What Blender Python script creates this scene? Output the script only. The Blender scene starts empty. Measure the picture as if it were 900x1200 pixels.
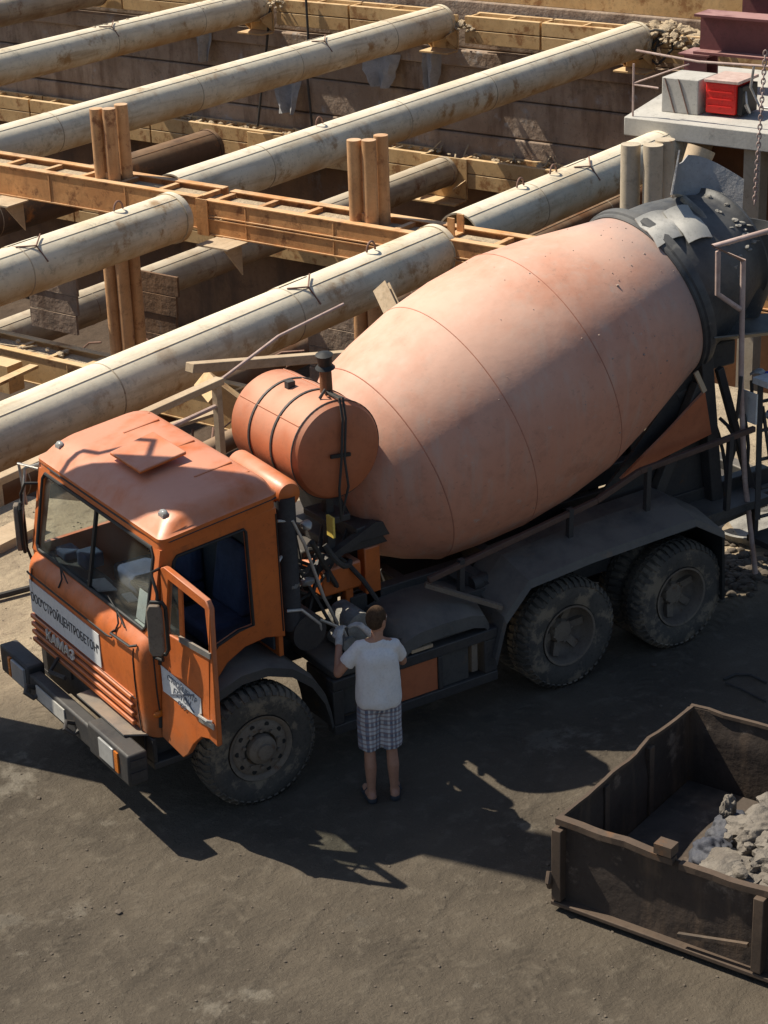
import bpy, bmesh, math, random
from mathutils import Vector, Matrix, Euler, noise
from mathutils.geometry import tessellate_polygon
R_ = math.radians
random.seed(7)
SC = bpy.context.scene
COL = SC.collection

# ------------------------------------------------------------------ camera
CAM = Vector((7.153, 14.224, 8.87)); PITCH, YAW, ROLL = R_(23.16), R_(-32.865), R_(-1.993)
FPX = 2413.816                                   # focal length in pixels of the 900x1200 photo
FW = Vector((math.sin(YAW)*math.cos(PITCH), -math.cos(YAW)*math.cos(PITCH), -math.sin(PITCH)))
_r0 = FW.cross(Vector((0, 0, 1))).normalized(); _u0 = _r0.cross(FW)
RT = math.cos(ROLL)*_r0 + math.sin(ROLL)*_u0; UP = -math.sin(ROLL)*_r0 + math.cos(ROLL)*_u0
cd = bpy.data.cameras.new('camera'); cam = bpy.data.objects.new('camera', cd); COL.objects.link(cam)
cam.matrix_world = Matrix(((RT.x, UP.x, -FW.x, CAM.x), (RT.y, UP.y, -FW.y, CAM.y), (RT.z, UP.z, -FW.z, CAM.z), (0, 0, 0, 1)))
cd.sensor_fit = 'HORIZONTAL'; cd.sensor_width = 36; cd.lens = FPX/900*36
cd.clip_start = .5; cd.clip_end = 3000
SC.camera = cam

# ------------------------------------------------------------------ light
SUN = Vector((.38, -.62, 1.0)).normalized()      # direction towards the sun
EL = math.asin(SUN.z)
w = bpy.data.worlds.new('World'); SC.world = w; w.use_nodes = True
nt = w.node_tree; nt.nodes.clear()
sky = nt.nodes.new('ShaderNodeTexSky'); sky.sky_type = 'NISHITA'; sky.sun_disc = False
sky.sun_elevation = EL; sky.sun_rotation = math.atan2(SUN.x, SUN.y)
bg = nt.nodes.new('ShaderNodeBackground'); bg.inputs['Strength'].default_value = .072
wo = nt.nodes.new('ShaderNodeOutputWorld')
nt.links.new(sky.outputs[0], bg.inputs[0]); nt.links.new(bg.outputs[0], wo.inputs[0])
sd = bpy.data.lights.new('sun', 'SUN'); sd.energy = 5.0; sd.angle = R_(.5); sd.color = (1, .92, .77)
so = bpy.data.objects.new('sun', sd); COL.objects.link(so)
so.rotation_euler = (-SUN).to_track_quat('-Z', 'Y').to_euler()
SC.view_settings.view_transform = 'Standard'; SC.view_settings.look = 'None'
SC.view_settings.exposure = 0.44; SC.view_settings.gamma = 1.0; SC.view_settings.use_curve_mapping = False

# ------------------------------------------------------------------ coordinates
AZ = R_(-159.5)
PX = Vector((math.cos(AZ), math.sin(AZ), 0)); QX = Vector((PX.y, -PX.x, 0))
def W(s, t, z): return PX*s + QX*t + Vector((0, 0, z))      # pit frame: s along the struts, t along the walers
def ray(u, v): return FW + RT*((u-450)/FPX) - UP*((v-600)/FPX)
def at(u, v, ax, val):                                     # photo measurement -> point on a plane x/y/z = val
    d = ray(u, v); i = 'xyz'.index(ax); return CAM + d*((val-CAM[i])/d[i])
def ats(u, v, s):
    d = ray(u, v); return CAM + d*((s-CAM.dot(PX))/d.dot(PX))
def att(u, v, t):
    d = ray(u, v); return CAM + d*((t-CAM.dot(QX))/d.dot(QX))
V = Vector

# ------------------------------------------------------------------ mesh builder
class MB:
    def __init__(s): s.bm = bmesh.new()
    def face(s, pts):
        vs = [s.bm.verts.new(p) for p in pts]
        return s.bm.faces.new(vs)
    def hexa(s, a, b):                                     # two quads -> closed solid
        A = [s.bm.verts.new(p) for p in a]; B = [s.bm.verts.new(p) for p in b]; n = len(A)
        s.bm.faces.new(A[::-1]); s.bm.faces.new(B)
        for i in range(n): s.bm.faces.new((A[i], A[(i+1) % n], B[(i+1) % n], B[i]))
        return s
    def box(s, lo, hi, fr=None):
        x0, y0, z0 = lo; x1, y1, z1 = hi
        c = [(x0, y0), (x1, y0), (x1, y1), (x0, y1)]
        f = fr or (lambda x, y, z: V((x, y, z)))
        return s.hexa([f(x, y, z0) for x, y in c], [f(x, y, z1) for x, y in c])
    def beam(s, a, b, w, h, up=(0, 0, 1)):                 # bar of section w x h from a to b
        a, b = V(a), V(b); d = (b-a).normalized(); sd_ = d.cross(V(up))
        if sd_.length < 1e-4: sd_ = d.cross(V((1, 0, 0)))
        sd_.normalize(); u = sd_.cross(d)
        q = [(-w/2, -h/2), (w/2, -h/2), (w/2, h/2), (-w/2, h/2)]
        return s.hexa([a+sd_*x+u*y for x, y in q], [b+sd_*x+u*y for x, y in q])
    def ibeam(s, a, b, w, h, tf=.03, tw=.02, up=(0, 0, 1)):
        a, b = V(a), V(b); d = (b-a).normalized(); sd_ = d.cross(V(up)).normalized(); u = sd_.cross(d)
        for (x0, x1, y0, y1) in ((-w/2, w/2, h/2-tf, h/2), (-w/2, w/2, -h/2, -h/2+tf), (-tw/2, tw/2, -h/2+tf, h/2-tf)):
            q = [(x0, y0), (x1, y0), (x1, y1), (x0, y1)]
            s.hexa([a+sd_*x+u*y for x, y in q], [b+sd_*x+u*y for x, y in q])
        return s
    def lathe(s, prof, o, ax, n=48, cap0=True, cap1=True, closed=False, a0=0, a1=None):
        o, ax = V(o), V(ax).normalized()
        e1 = ax.cross(V((0, 0, 1)) if abs(ax.z) < .9 else V((1, 0, 0))).normalized(); e2 = ax.cross(e1)
        rings = []; full = a1 is None
        m = n if full else n+1
        for l, r in prof:
            rings.append([s.bm.verts.new(o+ax*l+(e1*math.cos(t)+e2*math.sin(t))*r) for t in
                          [(a0+(2*math.pi if full else a1-a0)*k/n) for k in range(m)]])
        prs = list(zip(rings[:-1], rings[1:]))
        if closed: prs.append((rings[-1], rings[0]))
        for A, B in prs:
            for k in range(n if full else n):
                k2 = (k+1) % m
                s.bm.faces.new((A[k], A[k2], B[k2], B[k]))
        if not closed and full:
            if cap0: s.bm.faces.new(rings[0][::-1])
            if cap1: s.bm.faces.new(rings[-1])
        return s
    def cyl(s, a, b, r0, r1=None, n=24):
        a, b = V(a), V(b); r1 = r0 if r1 is None else r1
        return s.lathe([(0, r0), ((b-a).length, r1)], a, b-a, n)
    def pipe(s, a, b, r, th=.03, n=40):                    # hollow tube with open ends
        a, b = V(a), V(b); L = (b-a).length
        return s.lathe([(0, r), (L, r), (L, r-th), (0, r-th)], a, b-a, n, closed=True)
    def tube(s, pts, r, n=8):
        pts = [V(p) for p in pts]; rs = r if isinstance(r, (list, tuple)) else [r]*len(pts)
        prev = None; ref = None
        for i, p in enumerate(pts):
            d = (pts[min(i+1, len(pts)-1)]-pts[max(i-1, 0)]).normalized()
            if ref is None: ref = d.orthogonal().normalized()
            ref = (ref-d*ref.dot(d)).normalized(); b = d.cross(ref)
            ring = [s.bm.verts.new(p+(ref*math.cos(2*math.pi*k/n)+b*math.sin(2*math.pi*k/n))*rs[i]) for k in range(n)]
            if prev:
                for k in range(n): s.bm.faces.new((prev[k], prev[(k+1) % n], ring[(k+1) % n], ring[k]))
            else: s.bm.faces.new(ring[::-1])
            prev = ring
        s.bm.faces.new(prev)
        return s
    def prism(s, pts, vec, holes=()):                      # planar (concave) outline with holes, pushed along vec
        vec = V(vec); loops = [[V(p) for p in pts]]+[[V(p) for p in h] for h in holes]
        flat = [p for l in loops for p in l]
        tris = tessellate_polygon(loops)
        A = [s.bm.verts.new(p) for p in flat]; B = [s.bm.verts.new(p+vec) for p in flat]
        for t in tris:
            for f in ((A[t[0]], A[t[1]], A[t[2]]), (B[t[2]], B[t[1]], B[t[0]])):
                try: s.bm.faces.new(f)
                except ValueError: pass
        i = 0
        for l in loops:
            n = len(l)
            for k in range(n):
                a, b = i+k, i+(k+1) % n
                s.bm.faces.new((A[a], A[b], B[b], B[a]))
            i += n
        return s
    def sheet(s, grid, th):                                # grid[i][j] of points -> sheet with thickness
        n, m = len(grid), len(grid[0]); G = [[V(p) for p in r] for r in grid]
        def nrm(i, j):
            a = G[min(i+1, n-1)][j]-G[max(i-1, 0)][j]; b = G[i][min(j+1, m-1)]-G[i][max(j-1, 0)]
            c = a.cross(b); return c.normalized() if c.length > 1e-9 else V((0, 0, 1))
        A = [[s.bm.verts.new(G[i][j]) for j in range(m)] for i in range(n)]
        B = [[s.bm.verts.new(G[i][j]-nrm(i, j)*th) for j in range(m)] for i in range(n)]
        for i in range(n-1):
            for j in range(m-1):
                s.bm.faces.new((A[i][j], A[i+1][j], A[i+1][j+1], A[i][j+1]))
                s.bm.faces.new((B[i][j], B[i][j+1], B[i+1][j+1], B[i+1][j]))
        per = [(i, 0) for i in range(n)]+[(n-1, j) for j in range(1, m)]+[(i, m-1) for i in range(n-2, -1, -1)]+[(0, j) for j in range(m-2, 0, -1)]
        for k in range(len(per)):
            (a, b), (c, d) = per[k], per[(k+1) % len(per)]
            s.bm.faces.new((A[a][b], A[c][d], B[c][d], B[a][b]))
        return s
    def ball(s, c, r, seg=12, rot=None):
        r = (r, r, r) if not isinstance(r, (tuple, list)) else r
        M = Matrix.Translation(V(c)) @ (rot.to_4x4() if rot else Matrix.Identity(4)) @ Matrix.Diagonal((r[0], r[1], r[2], 1))
        bmesh.ops.create_uvsphere(s.bm, u_segments=seg, v_segments=max(6, seg*2//3), radius=1, matrix=M)
        return s
    def caps(s, a, b, r0, r1, n=14):                       # rounded limb
        s.cyl(a, b, r0, r1, n); s.ball(a, r0, n); s.ball(b, r1, n); return s
    def rock(s, c, size, seed=0, sub=2, amp=.35):
        res = bmesh.ops.create_icosphere(s.bm, subdivisions=sub, radius=1)
        rot = Euler((seed*1.3, seed*2.1, seed*.7)).to_matrix()
        for v in res['verts']:
            d = v.co.normalized(); k = 1+amp*noise.noise(d*1.6+V((seed*3.1, seed, -seed)))+amp*.5*noise.noise(d*4+V((seed, 9, 2)))
            p = rot @ (d*k); v.co = V((p.x*size[0], p.y*size[1], p.z*size[2]))+V(c)
        return s
    def build(s, name, mat, parent=None, origin=None, bevel=0, ang=38, kind=None, remesh=0, folds=None):
        bm = s.bm
        bmesh.ops.recalc_face_normals(bm, faces=bm.faces)
        o = V((0, 0, 0))
        if parent is not None: o = wloc(parent)
        elif origin is not None: o = V(origin)
        for v in bm.verts: v.co -= o
        lim = R_(ang)
        for f in bm.faces: f.smooth = True
        for e in bm.edges:
            if len(e.link_faces) == 2 and e.calc_face_angle(0) > lim: e.smooth = False
        me = bpy.data.meshes.new(name); bm.to_mesh(me); bm.free()
        ob = bpy.data.objects.new(name, me); COL.objects.link(ob)
        if mat is not None: me.materials.append(mat)
        if parent is not None: ob.parent = parent
        else: ob.location = o
        if remesh:
            m = ob.modifiers.new('r', 'REMESH'); m.mode = 'VOXEL'; m.voxel_size = remesh; m.use_smooth_shade = True
            m2 = ob.modifiers.new('s', 'SMOOTH'); m2.iterations = 4; m2.factor = .5
            dg = bpy.context.evaluated_depsgraph_get()
            me2 = bpy.data.meshes.new_from_object(ob.evaluated_get(dg)); ob.modifiers.clear(); ob.data = me2
            if folds:
                amp, fx, fz = folds
                for vv in me2.vertices:
                    c = vv.co; q = noise.noise(V((c.x*fx, c.y*fx, c.z*fz)))+.6*abs(noise.noise(V((c.x*fx*1.7+3, c.y*fx*1.7, c.z*fz*2.2+c.x*9))))
                    vv.co = c+vv.normal*amp*q
            if mat is not None and not me2.materials: me2.materials.append(mat)
            for pl in me2.polygons: pl.use_smooth = True
        if bevel:
            m = ob.modifiers.new('b', 'BEVEL'); m.width = bevel; m.segments = 2; m.limit_method = 'ANGLE'; m.angle_limit = R_(40)
        if kind: ob['kind'] = kind
        return ob
def wloc(o):
    p = V((0, 0, 0))
    while o is not None: p = p+V(o.location); o = o.parent
    return p
def tag(o, label, cat, group=None):
    o['label'] = label; o['category'] = cat
    if group: o['group'] = group
    return o
def thing(name, loc, label, cat, group=None):
    o = bpy.data.objects.new(name, None); COL.objects.link(o); o.location = V(loc); o.empty_display_size = .1
    return tag(o, label, cat, group)
def copy_tree(o, parent=None):
    c = o.copy(); COL.objects.link(c); c.parent = parent
    for ch in list(o.children): copy_tree(ch, c)
    return c

# ------------------------------------------------------------------ materials
def mat(name, c1, c2=None, sc=3.0, rough=.7, metal=0, rust=None, dust=None, bump=None, streak=None, spec=.4, rot=True, stretch=(1, 1, 1), under=None, axial=None, grime=.5):
    m = bpy.data.materials.new(name); m.use_nodes = True; t = m.node_tree; N, Lk = t.nodes, t.links
    b = N['Principled BSDF']; b.inputs['Roughness'].default_value = rough; b.inputs['Metallic'].default_value = metal
    b.inputs['Specular IOR Level'].default_value = spec
    tc = N.new('ShaderNodeTexCoord'); oi = N.new('ShaderNodeObjectInfo')
    mu = N.new('ShaderNodeMath'); mu.operation = 'MULTIPLY'; mu.inputs[1].default_value = 41; Lk.new(oi.outputs['Random'], mu.inputs[0])
    ad = N.new('ShaderNodeVectorMath'); ad.operation = 'ADD'
    ro_ = N.new('ShaderNodeMapping'); ro_.inputs['Rotation'].default_value = (0, 0, -AZ if rot else 0); Lk.new(tc.outputs['Object'], ro_.inputs[0]); Lk.new(ro_.outputs[0], ad.inputs[0]); Lk.new(mu.outputs[0], ad.inputs[1])
    mp = N.new('ShaderNodeVectorMath'); mp.operation = 'MULTIPLY'; mp.inputs[1].default_value = stretch; Lk.new(ad.outputs[0], mp.inputs[0])
    vec = mp.outputs[0]
    def nz(scale, det=6, v=vec, ro=.6):
        n = N.new('ShaderNodeTexNoise'); n.inputs['Scale'].default_value = scale; n.inputs['Detail'].default_value = det
        n.inputs['Roughness'].default_value = ro; Lk.new(v, n.inputs['Vector']); return n.outputs['Fac']
    def ramp(src, a, z):
        r = N.new('ShaderNodeMapRange'); r.inputs['From Min'].default_value = a; r.inputs['From Max'].default_value = z
        r.interpolation_type = 'SMOOTHSTEP'; Lk.new(src, r.inputs['Value']); return r.outputs[0]
    def mix(f, a, c):
        x = N.new('ShaderNodeMix'); x.data_type = 'RGBA'
        Lk.new(f, x.inputs['Factor'])
        for sck, val in ((x.inputs['A'], a), (x.inputs['B'], c)):
            if isinstance(val, tuple): sck.default_value = (*val, 1)
            else: Lk.new(val, sck)
        return x.outputs['Result']
    def mul(a, k):
        x = N.new('ShaderNodeMath'); x.operation = 'MULTIPLY'; Lk.new(a, x.inputs[0])
        if isinstance(k, (int, float)): x.inputs[1].default_value = k
        else: Lk.new(k, x.inputs[1])
        return x.outputs[0]
    col = mix(ramp(nz(sc), .3, .7), c1, c2 or tuple(x*.8 for x in c1))
    fine = nz(sc*9, 4); col = mix(mul(ramp(fine, .45, .75), .35), col, tuple(x*.62 for x in c1))
    if grime:                                              # speckled dirt and scuffs
        col = mix(mul(ramp(nz(sc*3.3, 12, vec, .78), .52, .66), grime), col, tuple(x*.42 for x in c1))
        col = mix(mul(ramp(nz(sc*23, 3, vec, .6), .63, .70), grime*.9), col, tuple(x*.30 for x in c1))
    if streak:                                             # (colour, amount, stretch vector)
        sv = N.new('ShaderNodeVectorMath'); sv.operation = 'MULTIPLY'; sv.inputs[1].default_value = streak[2]; Lk.new(ad.outputs[0], sv.inputs[0])
        col = mix(mul(ramp(nz(1.0, 5, sv.outputs[0]), .48, .72), streak[1]), col, streak[0])
    if rust:                                               # (colour, threshold, scale)
        col = mix(ramp(nz(rust[2], 9, vec, .7), rust[1], rust[1]+.12), col, rust[0])
    if dust:                                               # settled dust: (colour, amount, scale)
        ge = N.new('ShaderNodeNewGeometry'); sx = N.new('ShaderNodeSeparateXYZ'); Lk.new(ge.outputs['Normal'], sx.inputs[0])
        up = ramp(sx.outputs['Z'], -.1, .85); pat = ramp(nz(dust[2], 6), .25, .6)
        col = mix(mul(mul(up, pat), dust[1]), col, dust[0])
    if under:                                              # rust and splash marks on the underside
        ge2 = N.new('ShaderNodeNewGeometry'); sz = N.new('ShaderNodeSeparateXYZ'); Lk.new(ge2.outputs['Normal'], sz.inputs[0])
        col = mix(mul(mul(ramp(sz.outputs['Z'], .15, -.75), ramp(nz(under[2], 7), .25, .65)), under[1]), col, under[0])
    if axial:                                              # cement splashed along an axis: (dir, from, to, colour)
        dp_ = N.new('ShaderNodeVectorMath'); dp_.operation = 'DOT_PRODUCT'; dp_.inputs[1].default_value = axial[0]; Lk.new(tc.outputs['Object'], dp_.inputs[0])
        aa = N.new('ShaderNodeMath'); aa.operation = 'MULTIPLY_ADD'; aa.inputs[1].default_value = .9; Lk.new(nz(2.2, 8), aa.inputs[0]); Lk.new(dp_.outputs['Value'], aa.inputs[2])
        col = mix(mul(ramp(aa.outputs[0], axial[1], axial[2]), axial[4]), col, axial[3])
    Lk.new(col, b.inputs['Base Color'])
    rr = N.new('ShaderNodeMapRange'); rr.inputs['To Min'].default_value = max(.05, rough-.12); rr.inputs['To Max'].default_value = min(1, rough+.15)
    Lk.new(fine, rr.inputs['Value']); Lk.new(rr.outputs[0], b.inputs['Roughness'])
    if bump:
        h = nz(bump[0], 8); bp = N.new('ShaderNodeBump'); bp.inputs['Strength'].default_value = bump[1]; bp.inputs['Distance'].default_value = bump[2] if len(bump) > 2 else .02
        Lk.new(h, bp.inputs['Height']); Lk.new(bp.outputs[0], b.inputs['Normal'])
    return m
DUST = (.50, .40, .29); RUST = (.16, .060, .022)
M = dict(
 orange=mat('orange_paint', (.56, .135, .022), (.50, .115, .02), 1.5, .42, grime=.22, dust=((.60, .29, .19), .75, 2.2), rust=((.33, .085, .02), .62, 4), bump=(30, .05, .004), spec=.5),
 orange_front=mat('orange_paint_clean', (.56, .135, .022), (.48, .11, .02), 1.5, .5, grime=.45, rot=False, streak=((.27, .075, .022), .55, (9, 9, .8)), axial=((0, 0, -1), -.62, -.2, (.20, .11, .06), .65), dust=((.60, .31, .21), .55, 2.2), rust=((.22, .07, .03), .63, 7), bump=(5, .18, .012)),
 drum=mat('faded_drum_paint', (.58, .27, .175), (.53, .235, .15), 1.0, .65, grime=.34, dust=((.68, .45, .35), .7, .9), rust=((.47, .35, .29), .61, 6), bump=(5, .35, .012), streak=((.47, .34, .27), .45, (9, 9, 1.2)), rot=False, axial=((math.cos(R_(18.05)), 0, -math.sin(R_(18.05))), -2.45, -3.5, (.27, .24, .23), .8)),
 tank=mat('faded_tank_paint', (.47, .145, .06), (.40, .115, .045), 1.6, .6, grime=.25, dust=((.62, .34, .23), .7, 1.8), rust=((.3, .10, .04), .66, 5), bump=(20, .1, .006)),
 dark=mat('black_steel', (.035, .034, .036), (.05, .045, .042), 4, .6, dust=((.13, .11, .09), .4, 2.5), rust=((.09, .045, .022), .62, 6), bump=(25, .15, .006)),
 fender=mat('dirty_black_plate', (.05, .05, .052), (.07, .067, .063), 3, .55, dust=((.19, .165, .135), .7, 2), rust=((.12, .08, .05), .58, 5), bump=(12, .2, .01)),
 rubber=mat('tyre_rubber', (.06, .055, .05), (.085, .075, .063), 5, .85, dust=((.17, .14, .105), .55, 3), rust=((.20, .16, .115), .49, 4), bump=(60, .25, .006)),
 rim=mat('dirty_rim', (.15, .12, .095), (.20, .16, .12), 6, .7, rust=((.13, .07, .035), .58, 8), bump=(30, .2, .005)),
 steel=mat('grey_steel', (.26, .25, .235), (.19, .18, .17), 5, .5, .4, dust=(DUST, .5, 3), rust=(RUST, .6, 6), bump=(25, .15, .005)),
 white=mat('white_board', (.66, .66, .65), (.60, .60, .60), 3, .5, grime=.12, rust=((.42, .37, .32), .66, 4)),
 ink=mat('dark_lettering', (.045, .045, .05), None, 3, .6),
 pale_ink=mat('pale_lettering', (.75, .70, .62), None, 3, .5),
 grey_ink=mat('grey_blue_print', (.16, .17, .2), None, 3, .6),
 lens=mat('amber_lens', (.55, .16, .02), None, 4, .25), glasslens=mat('lamp_lens', (.34, .34, .33), None, 5, .15, grime=0), bumper=mat('bumper_steel', (.028, .028, .03), (.045, .042, .04), 4, .6, dust=((.12, .105, .09), .25, 2.5), rust=((.10, .06, .035), .6, 6), bump=(25, .2, .006)),
 seat=mat('blue_seat', (.045, .07, .14), (.03, .045, .09), 6, .9), inner=mat('cab_trim', (.05, .05, .055), (.03, .03, .032), 4, .8),
 inner_o=mat('cab_inner_panel', (.05, .062, .075), (.04, .05, .06), 2, .7),
 paper=mat('paper', (.65, .65, .62), (.5, .5, .5), 5, .8),
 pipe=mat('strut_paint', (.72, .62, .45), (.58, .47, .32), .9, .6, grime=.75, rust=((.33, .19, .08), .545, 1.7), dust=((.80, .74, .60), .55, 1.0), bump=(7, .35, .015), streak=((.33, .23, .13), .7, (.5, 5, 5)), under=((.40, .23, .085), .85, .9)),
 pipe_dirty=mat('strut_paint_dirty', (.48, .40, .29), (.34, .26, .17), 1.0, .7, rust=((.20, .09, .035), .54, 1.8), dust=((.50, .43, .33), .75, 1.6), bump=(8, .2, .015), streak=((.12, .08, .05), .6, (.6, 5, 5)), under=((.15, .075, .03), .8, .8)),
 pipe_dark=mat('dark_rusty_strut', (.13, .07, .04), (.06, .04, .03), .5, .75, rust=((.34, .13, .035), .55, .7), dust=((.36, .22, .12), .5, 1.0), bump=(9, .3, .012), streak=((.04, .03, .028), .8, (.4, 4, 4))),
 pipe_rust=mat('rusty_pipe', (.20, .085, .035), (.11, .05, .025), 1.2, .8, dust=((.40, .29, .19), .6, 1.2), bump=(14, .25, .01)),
 beam=mat('rusty_beam', (.64, .32, .12), (.50, .22, .075), 1.2, .75, rust=((.24, .095, .032), .52, 2.2), dust=((.62, .44, .26), .65, 1.6), bump=(9, .4, .014), streak=((.26, .11, .04), .6, (2.5, 2.5, .6))),
 post=mat('ochre_post', (.56, .32, .155), (.44, .23, .10), 1.6, .75, rust=((.22, .09, .04), .54, 2.5), dust=((.60, .44, .30), .6, 2), bump=(9, .3, .012), streak=((.30, .14, .06), .65, (6, 6, .5))),
 post_pale=mat('pale_post', (.52, .44, .33), (.44, .36, .26), 1.6, .75, rust=((.24, .14, .07), .62, 2.5), bump=(12, .15, .01)),
 waler=mat('yellow_beam', (.60, .39, .18), (.48, .29, .12), 1.0, .75, rust=((.28, .13, .045), .52, 1.8), dust=((.62, .46, .28), .7, 1.4), bump=(10, .2, .01)),
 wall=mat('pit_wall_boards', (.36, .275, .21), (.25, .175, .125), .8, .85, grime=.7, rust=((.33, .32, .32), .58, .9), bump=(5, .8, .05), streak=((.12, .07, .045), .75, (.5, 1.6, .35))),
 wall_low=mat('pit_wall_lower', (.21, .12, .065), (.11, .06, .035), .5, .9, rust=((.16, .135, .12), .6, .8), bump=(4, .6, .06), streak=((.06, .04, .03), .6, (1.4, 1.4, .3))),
 floor=mat('pit_soil', (.085, .055, .035), (.05, .032, .02), .4, .95, bump=(2, .8, .15)),
 concrete=mat('pale_concrete', (.48, .46, .42), (.40, .38, .345), 1.5, .85, rust=((.34, .29, .25), .64, 4), bump=(20, .25, .01)),
 purple=mat('red_oxide_steel', (.17, .05, .05), (.12, .038, .038), 1.5, .6, dust=((.50, .30, .27), .6, 2), rust=((.14, .05, .035), .62, 3), bump=(12, .1, .006)),
 red=mat('bright_red_plastic', (.72, .025, .018), (.62, .02, .015), 3, .45, bump=(14, .1, .01)),
 black=mat('black_plastic', (.02, .02, .02), None, 4, .55),
 skip=mat('rusted_skip', (.055, .039, .030), (.036, .027, .022), 1.3, .8, rust=((.17, .13, .10), .56, 2.2), dust=((.15, .12, .095), .4, 2), bump=(8, .6, .02), streak=((.20, .13, .08), .5, (3, 3, .4))),
 skip_rim=mat('skip_rim', (.10, .068, .047), (.065, .045, .032), 2, .75, rust=((.13, .065, .03), .56, 3), bump=(10, .3, .01)),
 plaster=mat('plaster_rubble', (.21, .185, .155), (.14, .12, .10), 4, .95, bump=(18, .8, .03)),
 bag=mat('dark_bags', (.05, .055, .075), (.08, .08, .09), 5, .7, bump=(10, .5, .03)),
 wood=mat('sunbleached_timber', (.52, .40, .27), (.42, .31, .20), 2, .8, streak=((.3, .21, .12), .5, (2, 12, 12)), bump=(20, .2, .006)),
 dirt=mat('spilled_dirt', (.48, .38, .26), (.38, .29, .19), 3, .95, bump=(14, 1, .06)),
 cement=mat('caked_cement', (.30, .285, .255), (.16, .15, .135), 4, .95, bump=(16, .8, .03)),
 hopper=mat('cement_stained_steel', (.036, .038, .043), (.062, .064, .068), 2.2, .55, rust=((.17, .16, .145), .60, 3), dust=((.22, .21, .19), .35, 3), bump=(12, .3, .012)),
 galv=mat('grey_sheet_steel', (.50, .48, .44), (.38, .37, .34), 3, .6, .1, rust=((.45, .42, .37), .58, 4), bump=(14, .2, .008)),
 rebar=mat('rusty_bar', (.20, .10, .07), (.28, .17, .13), 5, .8), railpale=mat('dusty_rail', (.55, .42, .37), (.42, .29, .25), 5, .7),
 sheetgrey=mat('torn_membrane', (.36, .35, .345), (.25, .24, .235), 2, .8, bump=(7, .5, .04)),
 rope=mat('dark_hose', (.055, .05, .045), None, 4, .8), yellow=mat('yellow_tag', (.70, .50, .10), None, 4, .6),
 silver=mat('bright_pipework', (.55, .53, .50), (.36, .34, .31), 6, .4, .5),
 skin=mat('skin', (.42, .22, .145), (.36, .18, .115), 8, .55, grime=.08), hair=mat('dark_hair', (.05, .030, .019), (.085, .052, .032), 30, .95, spec=.1, bump=(45, 1, .01)),
 shirt=mat('white_tshirt', (.72, .69, .67), (.66, .635, .62), 6, .9, grime=.04, bump=(7, .5, .02)),
 glove=mat('work_gloves', (.50, .49, .46), (.36, .35, .33), 12, .9), sandal=mat('dark_sandals', (.035, .04, .05), None, 6, .7),
 overall=mat('blue_overalls', (.02, .06, .42), (.018, .045, .32), 6, .85, bump=(9, .5, .02)),
 drumseam=mat('seam_paint', (.47, .20, .13), None, 3, .7), splash=mat('cement_splash', (.40, .31, .26), (.30, .24, .20), 9, .9), railbrown=mat('rusty_rail', (.11, .062, .045), (.075, .045, .035), 4, .7), stone=mat('yard_stones', (.13, .105, .08), (.09, .072, .055), 9, .95), crane=mat('crane_yellow', (.5, .33, .05), None, 3, .6),
)
def plaid():
    m = bpy.data.materials.new('plaid_shorts'); m.use_nodes = True; t = m.node_tree; N, Lk = t.nodes, t.links
    b = N['Principled BSDF']; b.inputs['Roughness'].default_value = .9
    tc = N.new('ShaderNodeTexCoord'); cur = None
    for axis, scale, col in (('X', 5.5, (.07, .10, .17)), ('Z', 5.5, (.06, .08, .13)), ('X', 16, (.60, .60, .60)), ('Z', 16, (.20, .12, .12))):
        wv = N.new('ShaderNodeTexWave'); wv.bands_direction = axis; wv.inputs['Scale'].default_value = scale/2; wv.inputs['Distortion'].default_value = .6
        wv.inputs['Detail Scale'].default_value = 1.2
        Lk.new(tc.outputs['Object'], wv.inputs['Vector'])
        mr = N.new('ShaderNodeMapRange'); mr.inputs['From Min'].default_value = .55; mr.inputs['From Max'].default_value = .75; mr.inputs['To Max'].default_value = .62
        Lk.new(wv.outputs['Fac'], mr.inputs['Value'])
        x = N.new('ShaderNodeMix'); x.data_type = 'RGBA'; Lk.new(mr.outputs[0], x.inputs['Factor'])
        if cur is None: x.inputs['A'].default_value = (.36, .37, .40, 1)
        else: Lk.new(cur, x.inputs['A'])
        x.inputs['B'].default_value = (*col, 1); cur = x.outputs['Result']
    Lk.new(cur, b.inputs['Base Color']); return m
M['plaid'] = plaid()
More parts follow.
